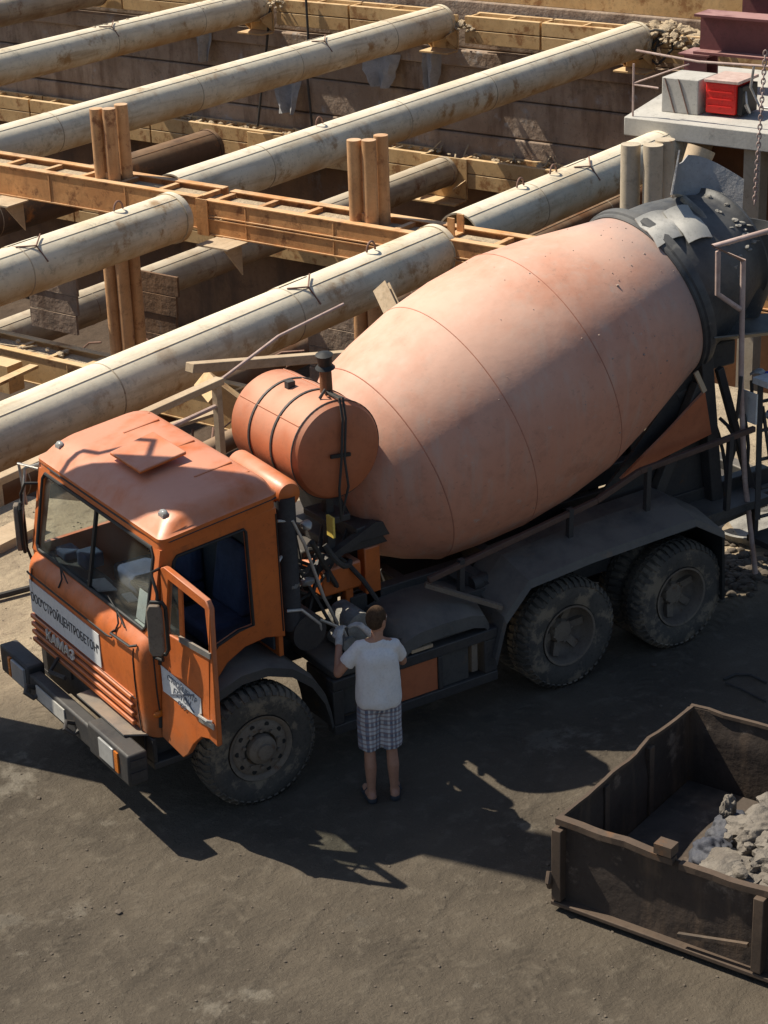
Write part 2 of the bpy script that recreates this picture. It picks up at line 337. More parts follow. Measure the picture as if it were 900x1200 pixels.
def glass():
    m = bpy.data.materials.new('window_glass'); m.use_nodes = True; t = m.node_tree; N, Lk = t.nodes, t.links; N.clear()
    tr = N.new('ShaderNodeBsdfTransparent'); tr.inputs[0].default_value = (.86, .90, .89, 1)
    gl = N.new('ShaderNodeBsdfGlossy'); gl.inputs['Roughness'].default_value = .06
    di = N.new('ShaderNodeBsdfDiffuse'); di.inputs[0].default_value = (.32, .33, .30, 1)
    lw = N.new('ShaderNodeLayerWeight'); lw.inputs[0].default_value = .5
    pw = N.new('ShaderNodeMath'); pw.operation = 'POWER'; pw.inputs[1].default_value = 4; Lk.new(lw.outputs['Facing'], pw.inputs[0])
    fr = N.new('ShaderNodeMath'); fr.operation = 'MULTIPLY_ADD'; fr.inputs[1].default_value = .5; fr.inputs[2].default_value = .03; Lk.new(pw.outputs[0], fr.inputs[0])
    ns = N.new('ShaderNodeTexNoise'); ns.inputs['Scale'].default_value = 3; ns.inputs['Detail'].default_value = 6
    mr = N.new('ShaderNodeMapRange'); mr.inputs['From Min'].default_value = .3; mr.inputs['From Max'].default_value = .8; mr.inputs['To Max'].default_value = .10; mr.inputs['To Min'].default_value = .015
    Lk.new(ns.outputs[0], mr.inputs[0])
    a = N.new('ShaderNodeMixShader'); Lk.new(fr.outputs[0], a.inputs[0]); Lk.new(tr.outputs[0], a.inputs[1]); Lk.new(gl.outputs[0], a.inputs[2])
    b = N.new('ShaderNodeMixShader'); Lk.new(mr.outputs[0], b.inputs[0]); Lk.new(a.outputs[0], b.inputs[1]); Lk.new(di.outputs[0], b.inputs[2])
    o = N.new('ShaderNodeOutputMaterial'); Lk.new(b.outputs[0], o.inputs[0]); return m
M['glass'] = glass()
def ground_mat():
    m = bpy.data.materials.new('yard_soil'); m.use_nodes = True; t = m.node_tree; N, Lk = t.nodes, t.links
    b = N['Principled BSDF']; b.inputs['Roughness'].default_value = .95; b.inputs['Specular IOR Level'].default_value = .15
    tc = N.new('ShaderNodeTexCoord'); P = tc.outputs['Object']
    def nz(s, d=6, v=P, ro=.6):
        n = N.new('ShaderNodeTexNoise'); n.inputs['Scale'].default_value = s; n.inputs['Detail'].default_value = d; n.inputs['Roughness'].default_value = ro
        Lk.new(v, n.inputs['Vector']); return n.outputs['Fac']
    def math2(op, a, c):
        x = N.new('ShaderNodeMath'); x.operation = op
        for i, q in enumerate((a, c)):
            if isinstance(q, (int, float)): x.inputs[i].default_value = q
            else: Lk.new(q, x.inputs[i])
        return x.outputs[0]
    def rng(a, lo, hi):
        r = N.new('ShaderNodeMapRange'); r.interpolation_type = 'SMOOTHSTEP'; r.inputs['From Min'].default_value = lo; r.inputs['From Max'].default_value = hi; Lk.new(a, r.inputs[0]); return r.outputs[0]
    def mix(f, a, c):
        x = N.new('ShaderNodeMix'); x.data_type = 'RGBA'; Lk.new(f, x.inputs['Factor'])
        for sck, val in ((x.inputs['A'], a), (x.inputs['B'], c)):
            if isinstance(val, tuple): sck.default_value = (*val, 1)
            else: Lk.new(val, sck)
        return x.outputs['Result']
    sx = N.new('ShaderNodeSeparateXYZ'); Lk.new(P, sx.inputs[0])
    # pale sand near the pit; foreground shading is painted into the yard soil colour
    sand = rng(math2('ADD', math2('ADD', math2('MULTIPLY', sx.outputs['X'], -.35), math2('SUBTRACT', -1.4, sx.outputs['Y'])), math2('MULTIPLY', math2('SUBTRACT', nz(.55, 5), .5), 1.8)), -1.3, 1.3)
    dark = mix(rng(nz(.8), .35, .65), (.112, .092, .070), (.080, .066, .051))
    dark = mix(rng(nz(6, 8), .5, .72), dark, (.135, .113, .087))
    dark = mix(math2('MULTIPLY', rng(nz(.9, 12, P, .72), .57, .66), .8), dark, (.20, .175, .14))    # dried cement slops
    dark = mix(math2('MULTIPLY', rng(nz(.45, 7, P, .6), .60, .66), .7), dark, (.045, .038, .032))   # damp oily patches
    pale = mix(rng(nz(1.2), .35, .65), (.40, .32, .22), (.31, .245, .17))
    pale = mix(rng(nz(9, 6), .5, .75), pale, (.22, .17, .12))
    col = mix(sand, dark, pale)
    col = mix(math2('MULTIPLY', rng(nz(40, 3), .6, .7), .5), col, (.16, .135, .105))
    Lk.new(col, b.inputs['Base Color'])
    # tyre tracks: chevrons in bands running along the yard
    mp = N.new('ShaderNodeMapping'); mp.inputs['Rotation'].default_value = (0, 0, R_(-62)); Lk.new(P, mp.inputs[0])
    s2 = N.new('ShaderNodeSeparateXYZ'); Lk.new(mp.outputs[0], s2.inputs[0])
    bandw = math2('ADD', math2('MULTIPLY', s2.outputs['Y'], 5.2), math2('MULTIPLY', nz(.35, 2), 5))
    band = rng(math2('SINE', bandw, 0), .1, .5)
    chev = math2('SINE', math2('ADD', math2('MULTIPLY', s2.outputs['X'], 62), math2('MULTIPLY', math2('ABSOLUTE', math2('SINE', bandw, 0), 0), 5)), 0)
    track = math2('MULTIPLY', math2('MULTIPLY', band, chev), rng(nz(.5, 3), .42, .6))
    mp2 = N.new('ShaderNodeMapping'); mp2.inputs['Rotation'].default_value = (0, 0, R_(-28)); Lk.new(P, mp2.inputs[0])
    s3 = N.new('ShaderNodeSeparateXYZ'); Lk.new(mp2.outputs[0], s3.inputs[0])
    rut = math2('SINE', math2('ADD', math2('MULTIPLY', s3.outputs['Y'], 8.0), math2('MULTIPLY', nz(.25, 1), 1.2)), 0)
    lug = math2('SINE', math2('ADD', math2('MULTIPLY', s3.outputs['X'], 58), math2('MULTIPLY', math2('ABSOLUTE', rut, 0), 7)), 0)
    track = math2('ADD', math2('MULTIPLY', track, 0.0), math2('ADD', math2('MULTIPLY', math2('MULTIPLY', rng(rut, .3, .7), lug), rng(nz(.4, 3), .5, .62)), math2('MULTIPLY', rng(rut, .1, .8), -1.6)))
    h = math2('ADD', math2('MULTIPLY', track, .11), math2('ADD', math2('MULTIPLY', nz(3, 10), 1.1), math2('MULTIPLY', nz(28, 8, P, .75), .35)))
    bp = N.new('ShaderNodeBump'); bp.inputs['Strength'].default_value = .8; bp.inputs['Distance'].default_value = .09
    Lk.new(h, bp.inputs['Height']); Lk.new(bp.outputs[0], b.inputs['Normal'])
    return m
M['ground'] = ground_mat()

# ================================================================== THE SETTING
# yard: one sheet with the excavation cut out of it
g = MB()
outer = [(-14, -5.3), (3.2, -5.3), (3.8, -3.5), (10.5, -3.5), (10.5, 9), (34.15, 9), (34.15, 60), (-60, 60), (-60, -70), (-14, -70)]
g.prism([W(s, t, 0) for s, t in outer], (0, 0, -.4))
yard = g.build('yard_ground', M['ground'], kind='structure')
g = MB(); g.prism([W(s, t, 2.2) for s, t in [(34.9, -600), (900, -600), (900, 600), (34.9, 600)]], (0, 0, -.5))
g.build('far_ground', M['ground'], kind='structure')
g = MB(); g.prism([W(s, t, -11) for s, t in [(-16, -72), (36, -72), (36, 12), (-16, 12)]], (0, 0, -.4))
g.build('pit_floor', M['floor'], kind='structure')

# retaining walls
rw = thing('retaining_wall', W(34.2, -25, -11), 'stained board retaining wall closing the far side of the pit', 'wall')
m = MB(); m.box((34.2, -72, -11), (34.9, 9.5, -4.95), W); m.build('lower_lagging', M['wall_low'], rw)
m = MB()
for z0, z1, ds in ((-4.94, -3.72, 0), (-3.70, -2.72, .06), (-2.70, -1.92, .10), (-1.90, -1.46, -.12), (-1.44, -.2, .12)):
    m.box((34.2+ds, -72, z0), (34.9, 9.5, z1), W)
m.build('board_lagging', M['wall'], rw, bevel=.04)
m = MB(); m.box((34.42, -72, -.19), (34.9, 9.5, 2.15), W); m.build('upper_lagging', M['waler'], rw)
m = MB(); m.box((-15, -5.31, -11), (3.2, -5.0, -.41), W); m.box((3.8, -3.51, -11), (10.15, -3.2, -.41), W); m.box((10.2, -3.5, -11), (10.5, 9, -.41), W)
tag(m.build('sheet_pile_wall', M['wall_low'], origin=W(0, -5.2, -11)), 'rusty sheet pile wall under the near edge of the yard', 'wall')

# ------------------------------------------------------------------ walers on the far wall
def far_waler(t0, t1, ztop, zbot, label, s0=33.45, segs=3):
    root = thing('waler_beam', W(s0, (t0+t1)/2, zbot), label, 'beam', 'steel beams along the far pit wall')
    m = MB(); L = (t1-t0)/segs; zm = (ztop+zbot)/2
    for k in range(segs):
        a, b = t0+k*L+.03, t0+(k+1)*L-.03
        m.box((s0, a, zm+.012), (s0+.14, b, ztop), W); m.box((s0, a, zbot), (s0+.14, b, zm-.012), W)
        m.box((s0+.60, a, zbot), (s0+.70, b, ztop), W)
    m.build('girder', M['waler'], root, bevel=.012)
    m = MB(); m.box((s0+.15, t0, ztop-.22), (s0+.59, t1, ztop-.14), W); m.build('top_infill', M['dirt'], root)
    m = MB(); n = int((t1-t0)/1.15)
    for k in range(n+1):
        t = t0+.1+k*(t1-t0-.2)/n; m.box((s0+.15, t-.03, ztop-.13), (s0+.59, t+.03, ztop-.02), W)
    m.build('spacer_plates', M['waler'], root)
    return root
far_waler(-46, -26.9, -.42, -1.12, 'dusty ochre steel beam along the far wall at top left, left of the dirt-topped pipe', segs=4)
far_waler(-25.9, -20.8, -.42, -1.12, 'dusty ochre steel beam along the far wall between the two upper left pipe ends', segs=2)
far_waler(-19.6, -14.9, -.42, -1.12, 'dusty ochre steel beam along the far wall at top centre, ending at the tangled cables', segs=2)
far_waler(-13.8, 6, -.42, -1.12, 'dusty ochre steel beam along the far wall behind the red oxide girders', segs=4)
far_waler(-46, -20.9, -4.2, -5.0, 'shaded ochre steel beam halfway down the far wall on the left', segs=5)
far_waler(-19.8, 6, -4.2, -5.0, 'shaded ochre steel beam halfway down the far wall behind the mixer drum', segs=6)
far_waler(-46, 6, -7.1, -7.9, 'lowest steel beam deep on the far pit wall under the other beams', segs=9)
def bracket(s, t, z, label, size=(.5, .9, .9)):
    r = thing('bearing_bracket', W(s, t, z), label, 'bracket', 'steel brackets at the pipe ends')
    m = MB(); m.box((s-.04, t-size[1]/2, z-size[2]/2), (s, t+size[1]/2, z+size[2]/2), W); m.build('bearing_plate', M['waler'], r, bevel=.01)
    for dt in (-size[1]/2+.06, size[1]/2-.06):
        m = MB(); m.prism([W(s-.05, t+dt, z-size[2]/2), W(s-.05, t+dt, z-.02-size[2]*.5+.55), W(s-.05-size[0], t+dt, z-size[2]/2+.42), W(s-.05-size[0], t+dt, z-size[2]/2+.36)], QX*.03); m.build('gusset', M['waler'], r)
    m = MB(); m.box((s-.05-size[0], t-size[1]/2, z-size[2]/2-.05), (s-.05, t+size[1]/2, z-size[2]/2-.01), W); m.build('shelf_plate', M['waler'], r)
    return r
bracket(33.44, -20.2, -.85, 'ochre bracket under the far end of the second long pipe')
bracket(33.44, -14.35, -.85, 'ochre bracket under the far end of the pipe by the tangled cables')
bracket(33.44, -26.4, -.85, 'ochre bracket under the far end of the dirt-topped pipe')
bracket(33.44, -20.3, -4.75, 'orange bracket at the end of the dirty lower pipe behind the middle post', (.6, 1.5, 1.1))
bracket(33.44, -26.5, -4.75, 'dark bracket at the end of the rust-streaked lower pipe', (.6, 1.3, 1.0))

# ------------------------------------------------------------------ strut pipes
PG = 'steel strut pipes across the pit'
def strut(s0, s1, t, z, r, mt, label, eyes=(), arcs=(), collar=True, seam=True):
    root = thing('strut_pipe', W((s0+s1)/2, t, z-r), label, 'pipe', PG)
    m = MB(); m.pipe(W(s0, t, z), W(s1, t, z), r, .03, 56)
    pb = m.build('pipe_shell', mt, root)
    # local X axis of the texture follows the pipe
    if collar:
        m = MB(); m.lathe([(0, r+.004), (0, r+.022), (.12, r+.022), (.12, r+.004)], W(s1-.16, t, z), PX, 48, closed=True)
        m.lathe([(0, r-.2), (0, r-.031), (.03, r-.031), (.03, r-.2)], W(s1-.05, t, z), PX, 40, closed=True); m.build('end_collar', mt, root)
    if seam:
        for q in range(int((s1-s0)/4.1)):
            x = s0+2.6+q*4.1+random.uniform(-.6, .6)
            m = MB(); m.lathe([(0, r-.004), (.008, r+.007), (.024, r+.007), (.032, r-.004)], W(x, t, z), PX, 48, closed=True); m.build('ring_weld', M['pipe_dirty'], root)
        m = MB(); pts = []
        a = R_(62)
        for k in range(60): pts.append(W(s0+(s1-s0)*k/59, t+(r+.002)*math.cos(a), z+(r+.002)*math.sin(a)))
        m.tube(pts, .008, 6); m.build('weld_seam', mt, root)
    for e in eyes:
        o = MB(); c = W(e, t, z+r)
        o.tube([c+PX*(.11*math.cos(x))+V((0, 0, .02+.15*math.sin(x))) for x in [R_(q) for q in range(0, 181, 20)]], .018, 8)
        o.build('lifting_eye', M['rebar'], root)
    for a_ in arcs:                                         # flame-cut patch with bent wire
        o = MB(); o.lathe([(-.35, r+.003), (-.35, r+.012), (-.30, r+.014), (.30, r+.014), (.35, r+.012), (.35, r+.003)], W(a_, t, z), PX, 22, closed=True, a0=R_(150), a1=R_(262))
        o.build('patch_plate', mt, root)
        o = MB()
        o.tube([W(a_-.3, t+r*math.cos(R_(80)), z+r*math.sin(R_(80))+.01), W(a_, t+(r+.04)*math.cos(R_(60)), z+(r+.04)*math.sin(R_(60))), W(a_+.05, t+(r+.02)*math.cos(R_(20)), z+(r+.02)*math.sin(R_(20)))], .014, 6)
        o.tube([W(a_, t+(r+.04)*math.cos(R_(60)), z+(r+.04)*math.sin(R_(60))), W(a_+.32, t+(r+.06)*math.cos(R_(88)), z+(r+.06)*math.sin(R_(88)))], .014, 6)
        o.build('patch_wire', M['rebar'], root)
    return root
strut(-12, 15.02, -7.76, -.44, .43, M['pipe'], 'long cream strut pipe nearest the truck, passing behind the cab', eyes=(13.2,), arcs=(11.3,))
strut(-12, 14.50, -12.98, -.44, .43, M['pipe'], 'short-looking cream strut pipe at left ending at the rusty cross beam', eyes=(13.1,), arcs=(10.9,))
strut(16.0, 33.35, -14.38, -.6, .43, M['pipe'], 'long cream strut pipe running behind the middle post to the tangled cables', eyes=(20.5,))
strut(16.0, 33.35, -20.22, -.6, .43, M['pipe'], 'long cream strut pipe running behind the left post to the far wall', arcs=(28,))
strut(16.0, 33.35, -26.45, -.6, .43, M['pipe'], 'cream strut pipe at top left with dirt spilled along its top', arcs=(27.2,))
strut(14.0, 33.35, -32.5, -.6, .43, M['pipe_dirty'], 'brown dirty strut pipe cut off by the top left corner')
strut(16.35, 33.35, -8.25, -.62, .43, M['pipe'], 'cream strut pipe beyond the cross beam running under the concrete slab', eyes=(18.3, 19.4), arcs=(20.3,))
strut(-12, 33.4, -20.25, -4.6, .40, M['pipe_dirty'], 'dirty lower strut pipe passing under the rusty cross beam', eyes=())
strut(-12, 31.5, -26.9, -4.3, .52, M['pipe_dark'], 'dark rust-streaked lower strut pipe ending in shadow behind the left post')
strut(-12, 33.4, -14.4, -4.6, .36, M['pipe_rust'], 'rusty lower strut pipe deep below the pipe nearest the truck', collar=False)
strut(10, 33.4, -33.6, -4.6, .40, M['pipe'], 'pale lower strut pipe seen just above the second long pipe at left')
strut(-2, 23.5, -24.6, -4.9, .17, M['pipe_rust'], 'thin rusty pipe low at left under the cross beam', collar=False, seam=False)
strut(-4, 24, -9.4, -2.9, .16, M['pipe_rust'], 'thin rusty pipe slanting beneath the strut nearest the truck', collar=False, seam=False)

# dirt spilled on the pipe and at the wall
def heap(name, pts, mt, label, seed=1, n=26, size=.18):
    m = MB(); rnd = random.Random(seed)
    for k in range(n*5):
        q = rnd.random()**1.7*1.5; a = rnd.uniform(0, 6.3)
        p = V(pts[rnd.randrange(len(pts))])+V((math.cos(a)*q*size*1.3, math.sin(a)*q*size*1.3, -size*.25-q*size*.3+rnd.uniform(0, .3)*size))
        s_ = size*rnd.uniform(.10, .42)*(1.15-.5*q); m.rock(p, (s_, s_*1.1, s_*.75), rnd.uniform(0, 50), 1, .4)
    o = tag(m.build(name, mt, origin=pts[0]), label, 'dirt'); o['kind'] = 'stuff'
    return o
heap('dirt_heap', [W(26.8+i*.42, -26.45, -.2) for i in range(16)], M['dirt'], 'crumbly dirt spilled along the top of the upper left pipe', 3, 80, .17)
heap('dirt_heap', [W(33.6, -26.0, -.45), W(33.6, -25.7, -.4), W(33.5, -26.4, -.3)], M['dirt'], 'small dirt clump at the end of the dirt-topped pipe', 5, 22, .28)
heap('dirt_heap', [W(33.7, -14.5+i*.42, -.35+.12*math.sin(i)) for i in range(6)], M['dirt'], 'pale dirt pile by the tangled cables on the far wall', 9, 90, .42)
heap('dirt_heap', [W(33.5, -20.1, -.5), W(33.5, -19.7, -.6)], M['dirt'], 'dirt clump on the bracket at the second pipe end', 12, 20, .3)
m = MB(); rnd = random.Random(4)
for k in range(11):
    c = W(33.3, -14.2+rnd.uniform(-.4, .5), -.35); pts = []
    a, b = rnd.uniform(.3, .6), rnd.uniform(.3, .7)
    for q in range(9):
        x = q/8; pts.append(c+QX*(a*(x-.5)*2+rnd.uniform(-.08, .08))+V((0, 0, b*math.sin(x*math.pi)*(-1 if k % 2 else .35)-.15)))
    m.tube(pts, .03, 6)
tag(m.build('cable_tangle', M['rope'], origin=W(33.3, -14, -1)), 'tangle of cables hanging where the long pipe meets the far wall', 'cables')
# torn membrane and hoses on the wall
def tear(u, v, wd, ht, seed, label):
    c = ats(u, v, 34.0); rnd = random.Random(seed); grid = []
    n, k_ = 7, 7
    for i in range(n):
        row = []
        for j in range(k_):
            x = (j/(k_-1)-.5)*wd*(1-.55*(i/(n-1))**1.3)+.12*i*wd/n*rnd.uniform(.4, 1); z = -ht*i/(n-1)
            bulge = .12*math.sin(j*1.3+seed)+.18*i/(n-1)+.05*rnd.uniform(-1, 1)
            row.append(c+QX*x+V((0, 0, z))-PX*bulge)
        grid.append(row)
    m = MB(); m.sheet(grid, .012)
    return tag(m.build('torn_sheet', M['sheetgrey'], origin=c), label, 'sheet', 'torn membrane sheets on the far wall')
tear(338, 92, 1.0, .95, 1, 'torn grey membrane flap hanging between the two dark hoses')
tear(446, 62, 1.3, .9, 2, 'torn grey membrane flap folded out near the middle of the far wall')
tear(505, 58, .6, 1.3, 3, 'narrow torn grey membrane strip right of the folded flap')
tear(236, 22, .7, 1.2, 4, 'torn grey membrane strip hanging below the dirt-topped pipe')
for pts, lb in ((((305, -10), (316, 12), (312, 60), (306, 110), (302, 148)), 'dark hose hanging down the far wall, left of the pair'),
                (((358, -10), (361, 40), (360, 90), (366, 150)), 'dark hose hanging down the far wall, right of the pair')):
    m = MB(); m.tube([ats(u, v, 33.35) for u, v in pts], .035, 8); tag(m.build('hanging_hose', M['rope'], origin=ats(*pts[-1], 33.35)), lb, 'hose', 'hoses hanging on the far wall')

# ------------------------------------------------------------------ cross beam in the middle of the pit
def cross_beam(t0, t1, z1, z0, mt, label, split, ds=0):
    a, b = 14.86, 15.72
    root = thing('cross_beam', W((a+b)/2, (t0+t1)/2, z0), label, 'beam', 'twin steel beams across the middle of the pit')
    m = MB()
    zs = [(z0, z1)] if not split else [(z0, (z0+z1)/2-.012), ((z0+z1)/2+.012, z1)]
    for q0, q1 in zs:
        m.box((a+.018, t0, q0+.03), (a+.05, t1, q1-.03), W); m.box((a, t0, q0), (a+.05, t1, q0+.03), W); m.box((a, t0, q1-.03), (a+.05, t1, q1), W)
    for k in range(int((t1-t0)/1.9)): m.box((a+.004, t0+.9+k*1.9, z0+.031), (a+.0175, t0+.93+k*1.9, z1-.031), W)
    m.box((a+.05, t0, z1-.03), (a+.16, t1, z1-.002), W); m.box((a+.05, t0, z0+.002), (a+.16, t1, z0+.03), W)
    m.build('near_girder', mt, root, bevel=.008)
    m = MB(); m.box((b-.05, t0, z0), (b, t1, z1), W); m.box((b-.16, t0, z1-.03), (b-.05, t1, z1-.002), W)
    m.build('far_girder', mt, root, bevel=.008)
    m = MB(); m.box((a+.165, t0, z1-.16), (b-.165, t1, z1-.11), W); m.build('dusty_infill', M['wood'] if ds else M['dirt'], root)
    n = int((t1-t0)/.95)
    for k in range(n+1):
        t = t0+.1+k*(t1-t0-.2)/n
        mm = MB(); mm.box((a+.165, t-.05, z1-.105), (b-.165, t+.05, z1-.03), W); mm.build('spacer_plate', mt, root)
    return root
cross_beam(-42, -12.75, -.14, -.72, M['beam'], 'rusty twin cross beam on the left with the left post through it', False)
cross_beam(-12.6, 8.95, -.17, -.80, M['beam'], 'rusty twin cross beam on the right, two-layered, running behind the drum', True)
cross_beam(-42, 8.95, -3.85, -4.45, M['waler'], 'lower twin cross beam deep in the pit below the rusty one', False)
for t, z, lb in ((-17.3, -.72, 'small rusty bracket hanging under the cross beam at far left'), (-12.0, -.8, 'pale plate under the cross beam beside the left pipe end'), (-6.8, -.75, 'pale plate under the cross beam beside the near pipe end')):
    m = MB(); m.box((14.3, t-.35, z-.03), (14.85, t+.35, z), W); m.prism([W(14.82, t+.2, z-.032), W(14.35, t+.2, z-.032), W(14.82, t+.2, z-.6)], QX*.03)
    tag(m.build('seat_bracket', M['wood'], origin=W(14.6, t, z)), lb, 'bracket')
m = MB(); m.box((14.835, -12.78, -.81), (14.857, -12.52, -.16), W)
tag(m.build('splice_plate', M['beam'], origin=W(14.8, -12.6, -.8)), 'rusty splice plate joining the two cross beams at the pipe end', 'plate')
m = MB(); m.box((15.0, -7.55, -.16), (15.03, -7.42, .14), W); m.box((15.0, -7.55, -.17), (15.3, -7.42, -.15), W); m.box((15.27, -7.55, -.16), (15.3, -7.42, .14), W)
tag(m.build('lifting_lug', M['beam'], origin=W(15.1, -7.4, -.1)), 'pair of upright steel lugs on the cross beam at the near pipe end', 'lug')
# posts: bundles of round piles
def post(t, s, ztop, mt, label, r=.122, gap=.275):
    root = thing('support_post', W(s, t, -11), label, 'post', 'vertical support posts through the cross beam')
    for i, (ds, dt, dz) in enumerate(((-.14, -gap/2, 0), (-.10, gap/2, .02), (.17, gap/2+.05, .05))):
        m = MB(); m.cyl(W(s+ds, t+dt, -11), W(s+ds, t+dt, ztop+dz), r, r, 20); m.build('pile', mt, root)
    m = MB(); m.box((s-.16, t-gap/2, -.2), (s+.16, t+gap/2, -.04), W); m.build('packing', mt, root)
post(-15.12, 15.25, 1.12, M['post'], 'ochre bundle of round posts standing through the left part of the cross beam')
post(-9.32, 15.25, 1.18, M['post'], 'ochre bundle of round posts in front of the long pipe, middle of the cross beam')
post(-4.08, 15.25, 1.68, M['post_pale'], 'pale grey pair of taller posts in front of the concrete slab', .15, .36)
# steel stub sticking out behind the drum
m = MB(); a, b = att(447, 336, -6.9), att(470, 385, -6.3)
m.ibeam(a, b, .26, .12, .02, .02, up=(-PX.x, -PX.y, .4))
tag(m.build('channel_stub', M['wood'], origin=b), 'pale channel steel stub leaning against the pipe above the drum', 'steel bar')

# ------------------------------------------------------------------ low things in the pit on the left
m = MB(); m.box((13.9, -18.9, -4.3), (14.3, -17.0, -3.75), W); tag(m.build('timber_block', M['waler'], origin=W(14, -18, -4.3)), 'ochre block with sunlit top low at the left edge of the pit', 'block')
m = MB()
rnd = random.Random(11)
for k in range(26):
    s, t = rnd.uniform(8, 30), rnd.uniform(-32, -8); a = W(s, t, -10.8); d = V((rnd.uniform(-1, 1), rnd.uniform(-1, 1), rnd.uniform(-.1, .1))).normalized()*rnd.uniform(.6, 1.8)
    m.beam(a-d, a+d, rnd.uniform(.06, .3), rnd.uniform(.04, .12))
o = m.build('pit_debris', M['wood']); o['kind'] = 'stuff'
for (s, t, z, an, ln, wd), lb in zip(((11.5, -19.2, -4.12, .9, 2.6, .28), (9.5, -18.6, -4.05, 1.3, 2.2, .22), (13.2, -16.6, -3.8, .5, 2.4, .2), (12.4, -12.2, -3.95, 1.2, 2.6, .24), (14.4, -12.0, -3.80, .2, 2.8, .2), (10.2, -15.2, -4.0, 2.0, 3.4, .3)),
        ('wide old plank lying across the dirty lower pipe at the left edge', 'narrow old plank lying across the dirty lower pipe at the left edge', 'old plank beside the foot of the left post', 'old plank in the gap between the left post and the near pipe', 'old plank lying along the lower cross beam beside the near pipe', 'long old plank bridging the lower pipes behind the near strut')):
    d = V((math.cos(an), math.sin(an), .03)); m = MB(); m.beam(W(s, t, z)-d*ln/2, W(s, t, z)+d*ln/2, wd, .06)
    tag(m.build('old_plank', M['wood' if ln > 2.5 else 'waler'], origin=W(s, t, z)), lb, 'plank', 'old planks lying in the pit')
m = MB(); rnd = random.Random(15)
for k in range(260):
    s = rnd.choice((14.95, 33.6, 33.6))+rnd.uniform(.1, .5); t = rnd.uniform(-34, -6); z = (-3.92 if s < 20 else -4.28)+rnd.uniform(0, .05)
    if rnd.random() < .25: d = V((rnd.uniform(-1, 1), rnd.uniform(-1, 1), rnd.uniform(-.1, .6))).normalized()*rnd.uniform(.15, .5); m.beam(W(s, t, z)-d*.2, W(s, t, z)+d, .04, .03)
    else: q = rnd.uniform(.03, .10); m.rock(W(s, t, z), (q, q*1.2, q*.7), k*1.3, 1, .4)
o = m.build('beam_rubbish', M['dirt']); o['kind'] = 'stuff'
m = MB(); rnd = random.Random(16)
for k in range(46):
    s, t = rnd.uniform(13, 18), rnd.uniform(-19, -7); a_ = W(s, t, -5.2+rnd.uniform(-1, 1.2)); d = V((rnd.uniform(-1, 1), rnd.uniform(-1, 1), rnd.uniform(-.2, .9))).normalized()*rnd.uniform(.4, 1.4)
    m.tube([a_, a_+d*.5+V((0, 0, .1)), a_+d], rnd.uniform(.012, .03), 6)
o = m.build('bent_rebar', M['rebar']); o['kind'] = 'stuff'
for k, (t, lb) in enumerate(((-19.0, 'shoring panel of dark boards hung under the cross beam at far left'), (-16.3, 'shoring panel of dark boards under the cross beam left of the left post'), (-11.6, 'grey shoring panel under the cross beam right of the left pipe end'), (-10.2, 'brown shoring panel under the cross beam near the middle post'))):
    m = MB()
    for q in range(4): m.box((17.2+.02*(q % 2), t-.7, -4.3+q*.42), (17.26+.02*(q % 2), t+.62+.05*q, -3.9+q*.42), W)
    tag(m.build('shoring_panel', M['wall' if k % 2 == 0 else 'wall_low'], origin=W(17.2, t, -4.3)), lb, 'panel', 'shoring panels in the pit')
# guard rail and timbers along the pit edge
eb = thing('edge_barrier', W(3, -5.45, 0), 'low timber guard rail along the pit edge behind the cab', 'barrier')
m = MB(); m.beam(W(-8, -5.42, .26), W(6.8, -5.42, .26), .14, .09); m.build('top_rail', M['wood'], eb, bevel=.01)
for s in (-3, 0.6, 2.9, 4.6, 6.72):
    m = MB(); m.box((s-.05, -5.46, -.9), (s+.05, -5.38, .21), W); m.build('rail_post', M['wood'], eb)
m = MB(); m.tube([W(6.8, -5.42, .26), W(8.0, -5.42, .5), W(9.4, -5.42, .55)], .022, 8); m.build('end_bar', M['railpale'], eb)
m = MB(); m.tube([W(4.4, -5.42, -.05), W(6.7, -5.42, -.05)], .03, 8); m.build('mid_rail', M['railpale'], eb)
a, b = att(222, 431, -6.4), att(425, 415, -6.0)
m = MB(); m.beam(a, b, .16, .13); tag(m.build('timber_plank', M['wood'], origin=a, bevel=.01), 'pale plank lying across the gap between the near pipe and the drum', 'plank')
m = MB(); m.beam(att(243, 452, -6.6), att(305, 498, -6.2), .75, .28); tag(m.build('bracing_beam', M['waler'], origin=att(243, 452, -6.6)), 'ochre box beam below the plank behind the orange tank', 'beam')
m = MB(); m.beam(W(-6, -4.4, .05), W(2.6, -4.55, .05), .34, .1); tag(m.build('ground_timber', M['wood'], origin=W(0, -4.4, 0)), 'broad weathered timber lying on the ground left of the cab', 'timber')
m = MB(); m.tube([W(-4, -3.9, .04), W(.6, -3.75, .05), W(1.4, -3.4, .05), W(1.9, -2.6, .04)], .035, 8); tag(m.build('ground_hose', M['rope'], origin=W(0, -3.8, 0)), 'dark hose lying on sand left of the cab', 'hose')

